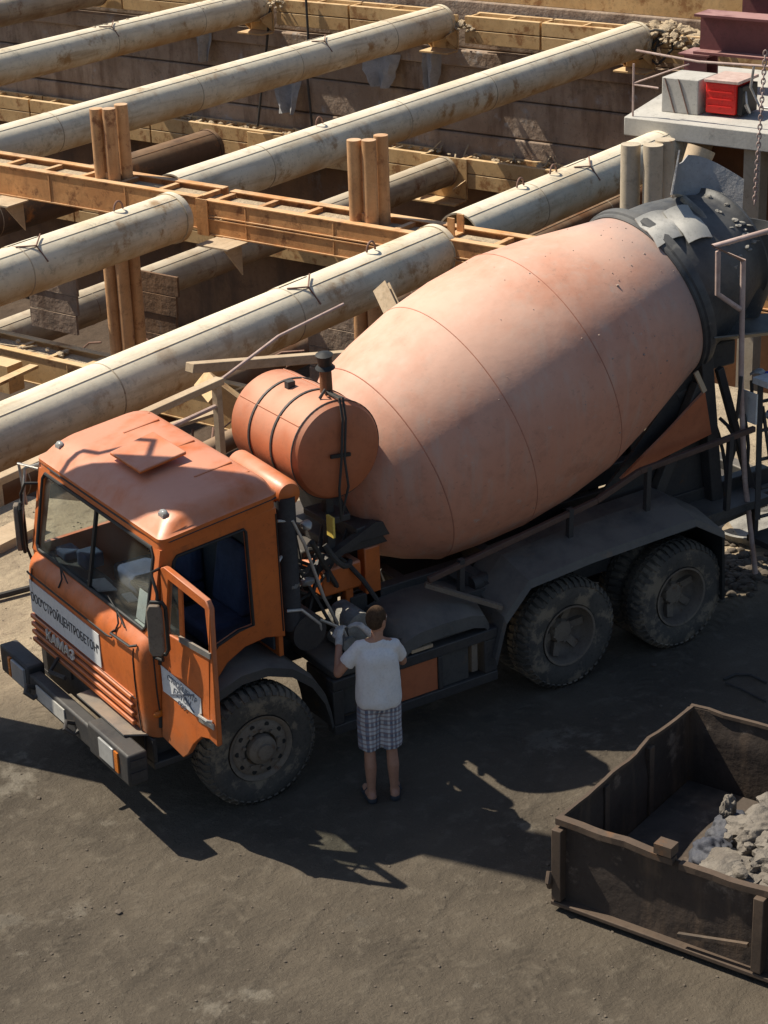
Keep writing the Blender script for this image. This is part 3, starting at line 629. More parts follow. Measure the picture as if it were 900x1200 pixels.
# ------------------------------------------------------------------ concrete slab with machine
sl = thing('concrete_slab', W(25, -6.5, -.4), 'pale concrete slab on columns at the upper right edge', 'slab')
m = MB(); m.hexa([W(23.3, -9.03, -.36), W(28.6, -10.0, -.36), W(28.6, -2, -.36), W(23.3, -2, -.36)], [W(23.3, -9.03, 0), W(28.6, -10.0, 0), W(28.6, -2, 0), W(23.3, -2, 0)]); m.build('deck', M['concrete'], sl, bevel=.02)
m = MB(); m.box((23.55, -8.05, -9), (23.85, -7.75, -.37), W); m.build('column', M['post_pale'], sl)
m = MB(); m.box((23.55, -6.55, -9), (23.9, -6.2, -.37), W); m.build('column', M['post_pale'], sl)
m = MB(); m.box((24.8, -7.9, -9), (24.9, -2.2, -.37), W); m.build('backing_panel', M['pipe_rust'], sl)
cb = thing('concrete_block', W(24.6, -8.2, 0), 'pale concrete block strapped on the slab beside the red machine', 'block')
m = MB(); m.box((24.05, -8.62, 0), (24.85, -7.82, .68), W); m.build('block_body', M['concrete'], cb, bevel=.02)
for dt in (-8.5, -8.2):
    m = MB(); m.tube([W(24.035, dt-.05, .67), W(24.035, dt+.18, .01)], .012, 6); m.build('strap', M['rebar'], cb)
rm = thing('red_machine', W(24.5, -7.3, 0), 'bright red boxy machine with black side on the concrete slab', 'machine')
m = MB(); m.box((24.12, -7.70, .06), (24.9, -7.06, .66), W); m.build('housing', M['red'], rm, bevel=.03)
m = MB()
for z in (.2, .34, .48): m.box((24.09, -7.64, z), (24.118, -7.12, z+.02), W)
m.build('louvre', M['red'], rm)
m = MB(); m.box((24.08, -7.72, .662), (24.95, -6.98, .72), W); m.build('lid', M['railpale'], rm, bevel=.01)
m = MB(); m.box((24.2, -7.055, .05), (24.85, -6.95, .6), W); m.build('side_panel', M['black'], rm, bevel=.01)
m = MB(); m.tube([W(24.3, -6.93, .5), W(24.2, -6.85, .3), W(24.25, -6.8, .12), W(24.4, -6.88, .05), W(24.3, -6.95, .25)], .022, 6); m.build('cable', M['silver'], rm)
for lb, s, z, t0 in (('lower red oxide steel girder lying on the short column behind the red machine', 26.5, 1.125, -9.08), ('upper red oxide steel girder lying behind the other one at the top right edge', 28.0, 1.45, -8.9)):
    m = MB(); m.ibeam(W(s, t0, z), W(s, 0, z), .62, .80, .05, .04); tag(m.build('steel_girder', M['purple'], origin=W(s, t0+1, z-.4)), lb, 'girder', 'red oxide girders above the slab')
m = MB(); m.ibeam(W(26.5, -9.05, 0), W(26.5, -9.05, .68), .5, .55, .05, .04, up=PX); m.box((26.15, -9.4, .685), (26.85, -8.7, .72), W)
tag(m.build('stub_column', M['purple'], origin=W(26.5, -9.05, 0)), 'short upright red oxide column carrying the girders behind the block', 'column')
gr = thing('guard_rail', W(23.4, -7, 0), 'thin bent bar guard rail along the front of the concrete slab', 'railing')
m = MB(); m.tube([W(23.42, -8.9, 0), W(23.42, -8.9, 1.02)], .02, 8); m.build('rail_post', M['railpale'], gr)
m = MB(); m.tube([W(23.42, -5.75, 0), W(23.42, -5.75, 1.25)], .022, 8); m.build('rail_post', M['railpale'], gr)
m = MB(); m.tube([W(23.42, -8.85, 1.28), W(23.42, -7.5, 1.18), W(23.42, -5.2, 1.24)], .024, 8); m.build('top_bar', M['railpale'], gr)
m = MB(); m.tube([W(23.42, -8.88, .62), W(23.42, -8.35, .6)], .02, 8); m.tube([W(23.42, -8.88, .65), W(23.42, -7.7, 1.12)], .016, 8); m.build('brace_bar', M['railpale'], gr)
m = MB(); m.tube([W(23.42, -6.35, 1.2), W(23.42, -6.4, .8), W(23.42, -6.2, .45), W(23.42, -5.4, .42)], .026, 8); m.build('bent_bar', M['silver'], gr)
# chain
m = MB(); top, bot = ats(897, 60, 22.6), ats(884, 240, 22.6)
n = 34; ax = (bot-top).normalized()
for k in range(n):
    c = top.lerp(bot, (k+.5)/n); L = (bot-top).length/n*.72
    e = ax.orthogonal().normalized(); e = e if k % 2 else ax.cross(e)
    pts = [c+ax*(L*math.cos(x))+e*(.035*math.sin(x)) for x in [2*math.pi*q/10 for q in range(11)]]
    m.tube(pts, .013, 6)
tag(m.build('hanging_chain', M['railpale'], origin=bot), 'rusty chain hanging in front of the slab at the right edge', 'chain')

# ================================================================== THE TRUCK (x forward, y towards the yard, z up)
TR = thing('concrete_mixer_truck', (-2.2, 0, 0), 'orange concrete mixer truck with faded peach drum and open driver door', 'truck')
def P(name, mb, mt, parent=None, **k): return mb.build(name, M[mt], parent or TR, **k)
# ---- chassis
m = MB()
for y in (-.42, .42): m.box((-6.3, y-.04, .72), (.95, y+.04, .98))
for x in (.6, -1.0, -2.2, -3.2, -4.4, -5.6, -6.2): m.box((x-.06, -.375, .76), (x+.06, .375, .93))
ch = P('chassis', m, 'dark', bevel=.008)
for x in (.05, -3.21, -4.53):
    m = MB(); m.cyl((x, -.95, .5), (x, .95, .5), .08, .08, 16)
    if x < 0: m.ball((x, 0, .5), (.26, .22, .26), 18)
    P('axle', m, 'dark')
for y in (-.62, .62):
    m = MB(); m.hexa([(-3.2, y-.045, .72), (-4.55, y-.045, .72), (-4.55, y+.045, .72), (-3.2, y+.045, .72)], [(-3.5, y-.045, .84), (-4.25, y-.045, .84), (-4.25, y+.045, .84), (-3.5, y+.045, .84)]); P('leaf_spring', m, 'dark')
# ---- wheels
def tyre():
    m = MB(); R = .52
    prof = [(-.10, .285), (-.125, .30), (-.138, .36), (-.142, .42), (-.135, .465), (-.118, .498), (-.08, .508), (0, .511), (.08, .508), (.118, .498), (.135, .465), (.142, .42), (.138, .36), (.125, .30), (.10, .285), (.08, .27), (-.08, .27)]
    m.lathe(prof, (0, 0, 0), (0, 1, 0), 72, closed=True)
    n = 46
    for k in range(n):
        for sgn, off in ((1, 0), (-1, .5)):
            a = 2*math.pi*(k+off)/n; da = math.pi/n*.60
            def q(y, r, aa): return V((r*math.cos(aa), y, r*math.sin(aa)))
            b = a+.5*da*1.2
            lo = [q(sgn*.028, .500, b-da), q(sgn*.028, .500, b+da), q(sgn*.10, .495, a+da), q(sgn*.138, .468, a+da), q(sgn*.138, .468, a-da), q(sgn*.10, .495, a-da)]
            hi = [q(sgn*.028, .528, b-da), q(sgn*.028, .528, b+da), q(sgn*.112, .521, a+da), q(sgn*.147, .478, a+da*.9), q(sgn*.147, .478, a-da*.9), q(sgn*.112, .521, a-da)]
            m.hexa(lo, hi)
    for k in range(n):                                      # centre blocks
        a = 2*math.pi*k/n; da = math.pi/n*.5
        lo = [V((.505*math.cos(a+x), y, .505*math.sin(a+x))) for x, y in ((-da, -.02), (da, -.02), (da, .02), (-da, .02))]
        hi = [p*(.527/.505) if False else V((p.x*1.044, p.y, p.z*1.044)) for p in lo]
        m.hexa(lo, hi)
    return m
def rim_front():
    m = MB()
    m.lathe([(.10, .272), (.118, .288), (.135, .290), (.130, .272), (.105, .250), (.118, .235), (.128, .19), (.125, .15), (.06, .14), (.02, .25), (.0, .268)], (0, 0, 0), (0, 1, 0), 48, closed=True)
    for k in range(10):
        a = 2*math.pi*k/10; m.cyl((.168*math.cos(a), .12, .168*math.sin(a)), (.168*math.cos(a), .152, .168*math.sin(a)), .015, .015, 8)
    return m
def rim_holes(y, r, n, rr):
    m = MB()
    for k in range(n):
        a = 2*math.pi*(k+.5)/n; m.cyl((r*math.cos(a), y, r*math.sin(a)), (r*math.cos(a), y+.004, r*math.sin(a)), rr, rr, 10)
    return m
def rim_rear():
    m = MB()
    m.lathe([(.10, .272), (.118, .288), (.135, .291), (.132, .272), (.10, .262), (.02, .255), (-.02, .240), (-.045, .20), (-.05, .12), (-.08, .12), (-.08, .262)], (0, 0, 0), (0, 1, 0), 48, closed=True)
    for k in range(6):
        a = 2*math.pi*k/6; d = V((math.cos(a), 0, math.sin(a))); m.beam(d*.12+V((0, -.03, 0)), d*.245+V((0, .0, 0)), .07, .05, up=(0, 1, 0))
    return m
def wheel(front):
    t = tyre().build('wheel', M['rubber'], TR, ang=30)
    if front:
        rim_front().build('rim', M['rim'], t); rim_holes(.121, .215, 10, .022).build('rim_hole', M['black'], t)
        h = MB(); h.lathe([(.12, .13), (.165, .125), (.185, .10), (.19, .07), (.215, .065), (.22, .0)], (0, 0, 0), (0, 1, 0), 24); h.build('hub', M['rim'], t)
    else:
        rim_rear().build('rim', M['rim'], t)
        h = MB(); h.lathe([(-.06, .12), (.0, .115), (.03, .095), (.035, 0)], (0, 0, 0), (0, 1, 0), 24)
        for k in range(8):
            a = 2*math.pi*k/8; h.cyl((.1*math.cos(a), .01, .1*math.sin(a)), (.1*math.cos(a), .035, .1*math.sin(a)), .014, .014, 6)
        h.build('hub', M['rim'], t)
    return t
def put(t, x, y, z, flip=False, spin=0, steer=0):
    t.location = V((x, y, z))-wloc(TR); t.rotation_euler = (0, spin, (math.pi if flip else 0)+steer)
wb = wheel(True); wr = wheel(False)
for ob in [wb, wr]+list(wb.children)+list(wr.children):      # geometry was laid out about the hub, so undo the truck offset
    if ob in (wb, wr):
        ob.data.transform(Matrix.Translation(wloc(TR)))
    else:
        ob.data.transform(Matrix.Translation(wloc(TR)))
put(wb, .05, 1.13, .50, steer=R_(-2), spin=.3); put(copy_tree(wb, TR), .05, -1.08, .50, True, .9)
put(wr, -3.21, 1.06, .51, spin=.2)
for x, y, fl in ((-3.21, .72, True), (-4.53, 1.06, False), (-4.53, .72, True), (-3.21, -1.06, True), (-3.21, -.72, False), (-4.53, -1.06, True), (-4.53, -.72, False)):
    put(copy_tree(wr, TR), x, y, .51, fl, random.uniform(0, 6))

# ---- cab
HW = 1.10                                                   # half width
def plan(xf, z, w=HW, r=.12, xb=.70, n=5):                  # plan outline of the front: side, rounded corner, front, corner, side
    o = [V((xb, w, z))]
    for k in range(n+1):
        a = math.pi/2*k/n; o.append(V((xf-r+r*math.sin(a), w-r+r*math.cos(a), z)))
    for k in range(n+1):
        a = math.pi/2*k/n; o.append(V((xf-r+r*math.cos(a), -(w-r)-r*math.sin(a), z)))
    o.append(V((xb, -w, z))); return o
rows = [(.93, .80), (.95, .84), (.965, 1.05), (.975, 1.30), (.975, 1.48), (.965, 1.56), (.94, 1.62), (.90, 1.66), (.875, 1.69)]
m = MB(); m.sheet([plan(x, z) for x, z in rows], .02)
cab = P('cab', m, 'orange_front')
# roof: lofted outlines, higher at the rear
def zg(x): return 2.50+(.70-x)*.125
def rrect(x0, x1, w, r, dz, n=4):
    o = []
    for cx, cy, a0 in ((x1-r, w-r, 0), (x0+r, w-r, 90), (x0+r, -w+r, 180), (x1-r, -w+r, 270)):
        for k in range(n+1):
            a = R_(a0+90*k/n); x = cx+r*math.cos(a); o.append(V((x, cy+r*math.sin(a), zg(x)+dz)))
    return o
m = MB(); prev = None
loft = [(-.31, .745, 1.10, .05, -.13), (-.31, .735, 1.105, .06, -.04), (-.325, .745, 1.13, .07, -.03), (-.325, .745, 1.13, .07, .0), (-.31, .72, 1.10, .08, .015), (-.29, .66, 1.075, .12, .075), (-.25, .58, 1.03, .16, .12), (-.20, .48, .95, .2, .14), (-.02, .2, .4, .1, .155)]
rings = [[m.bm.verts.new(p) for p in rrect(*l)] for l in loft]
for A, B in zip(rings[:-1], rings[1:]):
    for k in range(len(A)): m.bm.faces.new((A[k], A[(k+1) % len(A)], B[(k+1) % len(A)], B[k]))
m.bm.faces.new(rings[-1])
P('roof', m, 'orange', cab, ang=45)
m = MB()
for y in (-.62, 0, .62):
    m.tube([(x, y, zg(x)+.146) for x in (-.19, 0, .15)], .012, 6)
for y in (-.85, .85): m.tube([(x, y, zg(x)+.128) for x in (-.22, 0, .2, .42)], .012, 6)
P('roof_rib', m, 'orange', cab)
m = MB(); m.tube([(x, HW+.022, zg(x)-.035) for x in (-.30, .0, .3, .66)]+[(.73, 1.0, zg(.73)-.035), (.745, .5, zg(.745)-.035), (.745, -.9, zg(.745)-.035)], .009, 6); m2 = m; P('drip_seam', m, 'inner', cab)
m = MB(); m.tube([(x, HW+.002, z) for x, z in ((.47, 1.0), (.46, 1.17), (.40, 1.35), (.30, 1.455), (.1, 1.525), (-.035, 1.535), (-.018, 2.36), (.0, 2.385), (.6, 2.322), (.63, 2.285), (.70, 1.98))], .014, 8); P('door_seal', m, 'black', cab)
m = MB()                                                    # raised roof hatch
m.hexa([(.47, -.24, 2.715), (.47, .30, 2.715), (.05, .32, 2.79), (.05, -.26, 2.79)], [(.47, -.24, 2.745), (.47, .30, 2.745), (.05, .32, 2.82), (.05, -.26, 2.82)])
P('roof_hatch', m, 'orange', cab, bevel=.01)
for y in (.93, -.93):
    m = MB(); m.ball((.60, y, 2.635), (.03, .05, .022), 10); m.box((.57, y-.04, 2.59), (.63, y+.04, 2.63)); P('marker_lamp', m, 'glasslens', cab)
# side frames with the door opening
def side(y, sgn):
    outl = [(.735, 2.40), (-.31, 2.50), (-.33, 1.34), (-.15, 1.385), (.05, 1.36), (.22, 1.27), (.34, 1.13), (.40, .98), (.47, .98), (.47, 1.16), (.41, 1.34), (.30, 1.45), (.1, 1.52), (-.04, 1.53), (-.02, 2.36), (0, 2.39), (.60, 2.325), (.63, 2.29), (.755, 1.70), (.755, .82), (.84, .82), (.875, 1.69)]
    m = MB(); m.prism([(x, y, z) for x, z in outl], (0, -sgn*.05, 0)); return m
P('door_frame', side(HW-.002, 1), 'orange_front', cab, bevel=.01)
m = MB(); m.prism([(.735, -HW, 2.40), (-.31, -HW, 2.50), (-.33, -HW, 1.34), (.34, -HW, 1.13), (.47, -HW, .90), (.84, -HW, .82), (.875, -HW, 1.69)], (0, .04, 0), holes=[[(.66, -HW, 2.27), (.06, -HW, 2.34), (.06, -HW, 1.75), (.78, -HW, 1.72)]])
P('passenger_door', m, 'orange', cab)
m = MB(); m.box((-.33, -1.05, 1.15), (-.29, 1.05, 2.46)); P('rear_wall', m, 'orange', cab)
m = MB(); m.box((-.28, -1.04, 1.06), (.86, 1.04, 1.12)); m.box((.28, -1.04, 1.121), (.33, 1.04, 1.3)); P('cab_floor', m, 'inner', cab)
m = MB(); m.hexa([(-.285, -1.0, 1.2), (-.285, 1.0, 1.2), (-.265, 1.0, 1.2), (-.265, -1.0, 1.2)], [(-.285, -1.0, 2.45), (-.285, 1.0, 2.45), (-.265, 1.0, 2.45), (-.265, -1.0, 2.45)]); P('rear_trim', m, 'inner_o', cab)
m = MB(); m.box((-.26, .22, 1.25), (.22, .74, 1.42)); m.hexa([(-.26, .22, 1.42), (-.26, .74, 1.42), (-.12, .74, 1.42), (-.12, .22, 1.42)], [(-.28, .26, 2.02), (-.28, .70, 2.02), (-.2, .70, 2.02), (-.2, .26, 2.02)]); P('driver_seat', m, 'seat', cab, bevel=.04)
m = MB(); m.box((-.26, -.95, 1.25), (.22, -.1, 1.42)); m.hexa([(-.26, -.95, 1.42), (-.26, -.1, 1.42), (-.12, -.1, 1.42), (-.12, -.95, 1.42)], [(-.28, -.9, 1.98), (-.28, -.15, 1.98), (-.2, -.15, 1.98), (-.2, -.9, 1.98)]); P('passenger_seat', m, 'seat', cab, bevel=.04)
m = MB(); m.box((.58, -1.03, 1.46), (.85, 1.03, 1.655)); P('dashboard', m, 'inner', cab, bevel=.03)
m = MB(); c = V((.50, .50, 1.74)); ax = V((-.55, 0, .83)).normalized(); e1 = V((0, 1, 0)); e2 = ax.cross(e1)
m.tube([c+(e1*math.cos(a)+e2*math.sin(a))*.23 for a in [2*math.pi*k/28 for k in range(29)]], .016, 8)
for a in (.4, 2.7, 4.7): m.tube([c-ax*.04, c+(e1*math.cos(a)+e2*math.sin(a))*.22], .012, 6)
m.tube([c-ax*.04, c-ax*.45], .03, 8); P('steering_wheel', m, 'black', cab)
for pts, mt in (([(.72, .72, 1.672), (.74, .98, 1.672), (.83, .96, 1.672), (.82, .70, 1.672)], 'paper'), ([(.66, -.15, 1.68), (.68, .12, 1.68), (.82, .05, 1.68), (.80, -.2, 1.68)], 'paper'), ([(.62, .25, 1.69), (.64, .42, 1.69), (.72, .40, 1.69), (.70, .24, 1.69)], 'paper')):
    m = MB(); m.hexa(pts, [V(p)+V((.0, 0, .012)) for p in pts]); P('papers', m, mt, cab)
m = MB(); m.hexa([(.80, .70, 1.70), (.80, .93, 1.70), (.805, .93, 1.70), (.805, .70, 1.70)], [(.745, .70, 1.94), (.745, .93, 1.94), (.75, .93, 1.94), (.75, .70, 1.94)]); P('windscreen_notice', m, 'paper', cab)
m = MB(); m.box((.52, -.6, 1.66), (.7, -.42, 1.80)); m.box((.6, -.9, 1.66), (.76, -.7, 1.74)); P('dash_clutter', m, 'seat', cab, bevel=.02)
# windscreen
def ws(y, k, off=0.0):                                     # k 0 bottom .. 1 top
    return V((.882-.142*k+off, y, 1.685+.72*k))
m = MB(); m.hexa([ws(-1.0, .03, -.02), ws(1.0, .03, -.02), ws(.98, .96, -.02), ws(-.98, .96, -.02)], [ws(-1.0, .03, -.014), ws(1.0, .03, -.014), ws(.98, .96, -.014), ws(-.98, .96, -.014)])
P('windscreen', m, 'glass', cab)
m = MB()
rim_ = [ws(-.97, .04), ws(.97, .04), ws(1.01, .10), ws(1.01, .90), ws(.97, .97), ws(-.97, .97), ws(-1.01, .90), ws(-1.01, .10), ws(-.97, .04)]
m.tube(rim_, .017, 8); m.beam(ws(0, .03, -.005), ws(0, .97, -.005), .035, .025, up=(1, 0, .2)); P('windscreen_seal', m, 'black', cab)
m = MB()
m.prism([ws(-1.10, 0, .0), ws(1.10, 0, .0), ws(1.10, 1, 0), ws(-1.10, 1, 0)], (-.03, 0, -.006), holes=[[ws(-1.0, .035), ws(1.0, .035), ws(.99, .96), ws(-.99, .96)]])
P('windscreen_frame', m, 'orange_front', cab)
for y in (.62, -.42):
    m = MB(); m.tube([(.965, y, 1.585), (.935, y+.02, 1.66), (.905, y-.05, 1.74)], .008, 6); m.tube([(.93, y+.12, 1.66), (.905, y-.05, 1.735), (.885, y-.24, 1.79)], .006, 6); P('wiper', m, 'black', cab)
# handrail, grille, badge, sign
m = MB(); m.tube([(.962, .62, 1.60), (1.0, .62, 1.585), (1.0, .95, 1.60), (.955, .99, 1.61)], .012, 6); m.tube([(.99, -1.0, 1.53), (1.0, -.95, 1.535), (1.0, .55, 1.535), (.985, .6, 1.535)], .009, 6); P('grab_rail', m, 'black', cab)
for k, z in enumerate((.88, .955, 1.03, 1.105)):
    m = MB(); m.box((.958, -1.02, z-.018), (1.0, .88, z+.020)); P('grille_bar', m, 'orange_front', cab, bevel=.008)
for k, z in enumerate((.917, .992, 1.067)):
    m = MB(); m.box((.9605, -.98, z-.016), (.975, .25 if k else .45, z+.015)); P('grille_slot', m, 'black', cab)
def text(body, size, M4, mt, parent, name='lettering', depth=.002, sx=1.0):
    cu = bpy.data.curves.new(name, 'FONT'); cu.body = body; cu.size = size; cu.align_x = 'CENTER'; cu.align_y = 'CENTER'; cu.extrude = depth
    tmp = bpy.data.objects.new('tmp', cu); COL.objects.link(tmp)
    dg = bpy.context.evaluated_depsgraph_get(); dg.update()
    me = bpy.data.meshes.new_from_object(tmp.evaluated_get(dg)); bpy.data.objects.remove(tmp)
    me.transform(Matrix.Diagonal((sx, 1, 1, 1))); me.transform(Matrix.Translation(-wloc(parent)) @ M4)
    me.materials.clear(); me.materials.append(M[mt]); me.name = name
    ob = bpy.data.objects.new(name, me); COL.objects.link(ob); ob.parent = parent; return ob
def frame(o, ex, ey): 
    ex, ey = V(ex).normalized(), V(ey).normalized(); ez = ex.cross(ey)
    return Matrix(((ex.x, ey.x, ez.x, o[0]), (ex.y, ey.y, ez.y, o[1]), (ex.z, ey.z, ez.z, o[2]), (0, 0, 0, 1)))
m = MB(); m.box((.977, -1.0, 1.15), (.984, .34, 1.455)); P('company_board', m, 'white', cab)
text('ООО"СТРОЙЦЕНТРОБЕТОН"', .118, frame((.9855, -.33, 1.30), (0, 1, 0), (0, 0, 1)), 'ink', cab, sx=.80)
text('КАМАЗ', .125, frame((1.012, -.40, 1.065), (0, 1, 0), (0, 0, 1)), 'pale_ink', cab, 'badge', .008, sx=1.25)
m = MB(); m.ball((.86, HW+.004, 1.02), (.06, .018, .032), 12); P('side_indicator', m, 'lens', cab)
m = MB()
for y in (.945, -.945): m.tube([(.957, y, .83), (.972, y, 1.06), (.980, y, 1.30), (.980, y, 1.48), (.967, y, 1.57)], .005, 6)
P('panel_seam', m, 'black', cab)
m = MB(); m.tube([(.983, -.94, 1.125), (.983, .94, 1.125)], .004, 6); P('panel_line', m, 'black', cab)
m = MB(); m.tube([(.845, HW+.002, .84), (.868, HW+.002, 1.2), (.876, HW+.002, 1.64)], .006, 6); P('door_gap', m, 'black', cab)
m = MB(); m.tube([(-.31, HW+.001, 1.40), (-.30, HW+.001, 2.44)], .006, 6); P('rear_seam', m, 'black', cab)
# mirrors on both front corners
def mirror(y, sgn):
    m = MB(); c = V((.90, y+sgn*.15, 1.84))
    rr = .035
    loop = [(.062, .17), (.04, .215), (-.04, .215), (-.062, .17), (-.062, -.17), (-.04, -.215), (.04, -.215), (.062, -.17)]
    d = V((-.75, .66, 0)).normalized() if sgn > 0 else V((.50, .80, 0)).normalized(); nn = d.cross(V((0, 0, 1)))
    m.prism([c+d*a+V((0, 0, b)) for a, b in loop], nn*.045); ob = P('mirror', m, 'rim', cab, bevel=.01)
    ob['label'] = 'door mirror in a dark rounded rim'
    m = MB(); m.tube([c+d*a*1.08+V((-.02, 0, b*1.04)) for a, b in loop+[loop[0]]], .017, 8); P('mirror_rim', m, 'black', cab)
    m = MB(); m.tube([(.76, y, 2.26), (.86, y+sgn*.05, 2.27), c+V((-.03, 0, .30)), c+V((-.03, 0, .2))], .013, 8); P('mirror_arm', m, 'black', cab); m = MB()
    m.tube([c+V((-.03, 0, -.2)), c+V((-.05, -sgn*.03, -.30)), (.86, y, 1.52)], .013, 8); P('mirror_arm', m, 'black', cab)
mirror(HW, 1); mirror(-HW, -1)
m = MB(); m.tube([(.72, -HW-.02, 2.42), (.80, -HW-.16, 2.36), (.92, -HW-.14, 1.72)], .016, 8); m.tube([(.74, -HW-.02, 2.38), (.84, -HW-.20, 2.40), (.80, -HW-.22, 2.0)], .014, 8); P('grab_handle', m, 'silver', cab)
# open driver door
H0 = V((.76, HW+.015, 0)); DA = R_(80); DD = V((-math.cos(DA), math.sin(DA), 0)); DN = V((math.sin(DA), math.cos(DA), 0))
def dp(a, z, n=0): return H0+V(((2.26-z)*.072, 0, z))+DD*a+DN*n
outl = [(0, 2.27), (.04, 2.29), (.56, 2.17), (.60, 2.12), (.70, .99), (.60, 1.02), (.50, 1.0), (.40, .90), (.335, .79), (.27, .735), (0, .82)]
hole = [(.10, 2.20), (.54, 2.10), (.60, 1.72), (.06, 1.74)]
m = MB(); m.prism([dp(*q) for q in outl], DN*-.05, holes=[[dp(*q) for q in hole]])
door = P('driver_door', m, 'orange_front', bevel=.008)
m = MB(); m.beam(dp(.24, 1.735, -.025), dp(.22, 2.165, -.025), .03, .03); P('vent_post', m, 'orange_front', door)
m = MB(); m.prism([dp(.09, 2.18, -.02), dp(.21, 2.155, -.02), dp(.225, 1.745, -.02), dp(.055, 1.75, -.02)], DN*.005); P('vent_glass', m, 'glass', door)
m = MB(); m.beam(dp(.24, 1.755, .004), dp(.62, 1.735, .004), .02, .05); P('belt_trim', m, 'steel', door)
m = MB(); m.tube([dp(.50, 1.20, .01), dp(.52, 1.21, .04), dp(.62, 1.20, .04), dp(.64, 1.19, .01)], .014, 8); m.beam(dp(.48, 1.16, .006), dp(.66, 1.15, .006), .01, .05); P('door_handle', m, 'silver', door)
m = MB(); sg = [(.0, 1.45), (.50, 1.335), (.515, 1.155), (.03, 1.235)]
m.prism([dp(a, z, .003) for a, z in sg], DN*.004); P('company_board', m, 'white', door)
ex = (dp(.5, 1.335)-dp(0, 1.45)).normalized(); ey = (dp(0, 2)-dp(0, 1)).normalized(); ey = (ey-ex*ey.dot(ex)).normalized()
for tx, z, sz in (('СТРОЙЦЕНТР', 1.375, .062), ('БЕТОН', 1.30, .075), ('ООО', 1.235, .05)):
    text(tx, sz, frame(dp(.27, z-.04, .0085), ex, ey), 'grey_ink', door, sx=.9)
m = MB()
m.beam(dp(.13, 1.39, .0085), dp(.42, 1.19, .0085), .012, .012); m.beam(dp(.13, 1.24, .0085), dp(.42, 1.34, .0085), .012, .012); P('logo_cross', m, 'grey_ink', door)
m = MB()
for z in (.95, 1.5, 1.95): m.cyl(dp(-.012, z-.05, 0), dp(-.012, z+.05, 0), .018, .018, 10)
P('hinge', m, 'black', door)
# bumper
m = MB()
m.box((1.06, -1.24, .55), (1.23, -.66, .81)); m.box((1.06, .52, .54), (1.24, 1.24, .82)); m.box((1.10, -.66, .54), (1.22, .52, .755))
bp_ = P('bumper', m, 'bumper', bevel=.02)
m = MB(); m.hexa([(.93, .02, .80), (.93, 1.0, .80), (1.12, .95, .835), (1.12, .1, .835)], [(.93, .02, .815), (.93, 1.0, .815), (1.12, .95, .85), (1.12, .1, .85)]); P('bumper_step', m, 'steel', bp_)
m = MB(); m.box((1.221, -.50, .585), (1.232, .05, .715)); P('number_plate', m, 'galv', bp_)
for y in (-.96, .74):
    m = MB(); m.box((1.225, y, .60), (1.255, y+.26, .78)); P('headlight', m, 'glasslens', bp_, bevel=.006)
    m = MB(); m.box((1.225, y+(.28 if y > 0 else -.06), .60), (1.254, y+(.34 if y > 0 else -.02), .78)); P('turn_signal', m, 'lens', bp_)
for y in (.22, -.56):
    m = MB(); m.tube([(1.21, y, .66), (1.29, y, .70), (1.32, y+.03, .66), (1.26, y+.06, .6), (1.21, y+.06, .62)], .022, 8); P('tow_hook', m, 'dark', bp_)
m = MB(); m.box((1.08, 1.243, .60), (1.22, 1.25, .66)); m.box((1.08, 1.243, .71), (1.22, 1.25, .77)); P('end_rib', m, 'bumper', bp_)
m = MB(); m.box((.55, -.92, .55), (.93, .92, 1.02)); P('radiator_block', m, 'dark')
for q in range(1):
    m = MB(); m.tube([(1.0, -.5+.35*q, .9), (1.12, -.42+.35*q, .84), (1.08, -.2+.35*q, .86)], .02, 6); P('front_hose', m, 'rope')
# step and front mudguard
for sgn in (1, -1):
    def arc(r, a): return (.04+r*math.cos(R_(a)), .50+r*math.sin(R_(a)))
    angs = [22, 40, 60, 80, 100, 120, 140, 158, 172]
    grid = [[V((*[arc(.70, a)[0]], y*sgn, arc(.70, a)[1]+dz)) for y, dz in ((.72, -.0), (.9, .0), (1.15, 0), (1.19, -.02), (1.19, -.09))] for a in angs]
    grid += [[V((-.68, y*sgn, .42)) for y in (.72, .9, 1.15, 1.19, 1.19)]]
    m = MB(); m.sheet(grid, .02); P('front_mudguard', m, 'fender')
    m = MB(); m.box((.55, sgn*.8-.25, .50), (.92, sgn*.8+.25, .56)); m.box((.88, sgn*.8-.25, .56), (.92, sgn*.8+.25, .78)); P('cab_step', m, 'dark', bevel=.01)
# intake and exhaust behind the cab
m = MB(); m.lathe([(0, .02), (.01, .09), (.05, .12), (.80, .12), (.85, .10), (.87, .02)], (-.52, .10, 2.52), (0, 1, -.03), 24); P('intake_duct', m, 'orange')
m = MB(); m.cyl((-.50, .9, 1.3), (-.50, .9, 2.48), .09, .09, 16); P('intake_pipe', m, 'inner')

# ---- engine and hydraulics behind the cab
m = MB(); m.box((-.95, -.36, .95), (-.36, .36, 1.45)); m.box((-.85, -.25, 1.45), (-.45, .25, 1.7)); P('engine_block', m, 'dark', bevel=.03)
m = MB(); m.box((-1.35, -.30, 1.0), (-1.0, .28, 1.62)); m.cyl((-1.35, 0, 1.82), (-1.78, 0, 1.95), .32, .36, 24); P('drum_gearbox', m, 'dark', bevel=.02)
for y in (-.5, .5):
    pd = MB(); pd.box((-1.62, y-.06, .98), (-1.46, y+.06, 1.62)); pd.box((-1.34, y-.05, .98), (-1.26, y+.05, 1.55)); pd.box((-1.455, y-.03, 1.1), (-1.345, y+.03, 1.2)); P('drum_pedestal', pd, 'orange', bevel=.01)
m = MB(); m.box((-1.75, -.55, 1.62), (-1.2, .55, 1.70)); P('pedestal_plate', m, 'dark', bevel=.01)
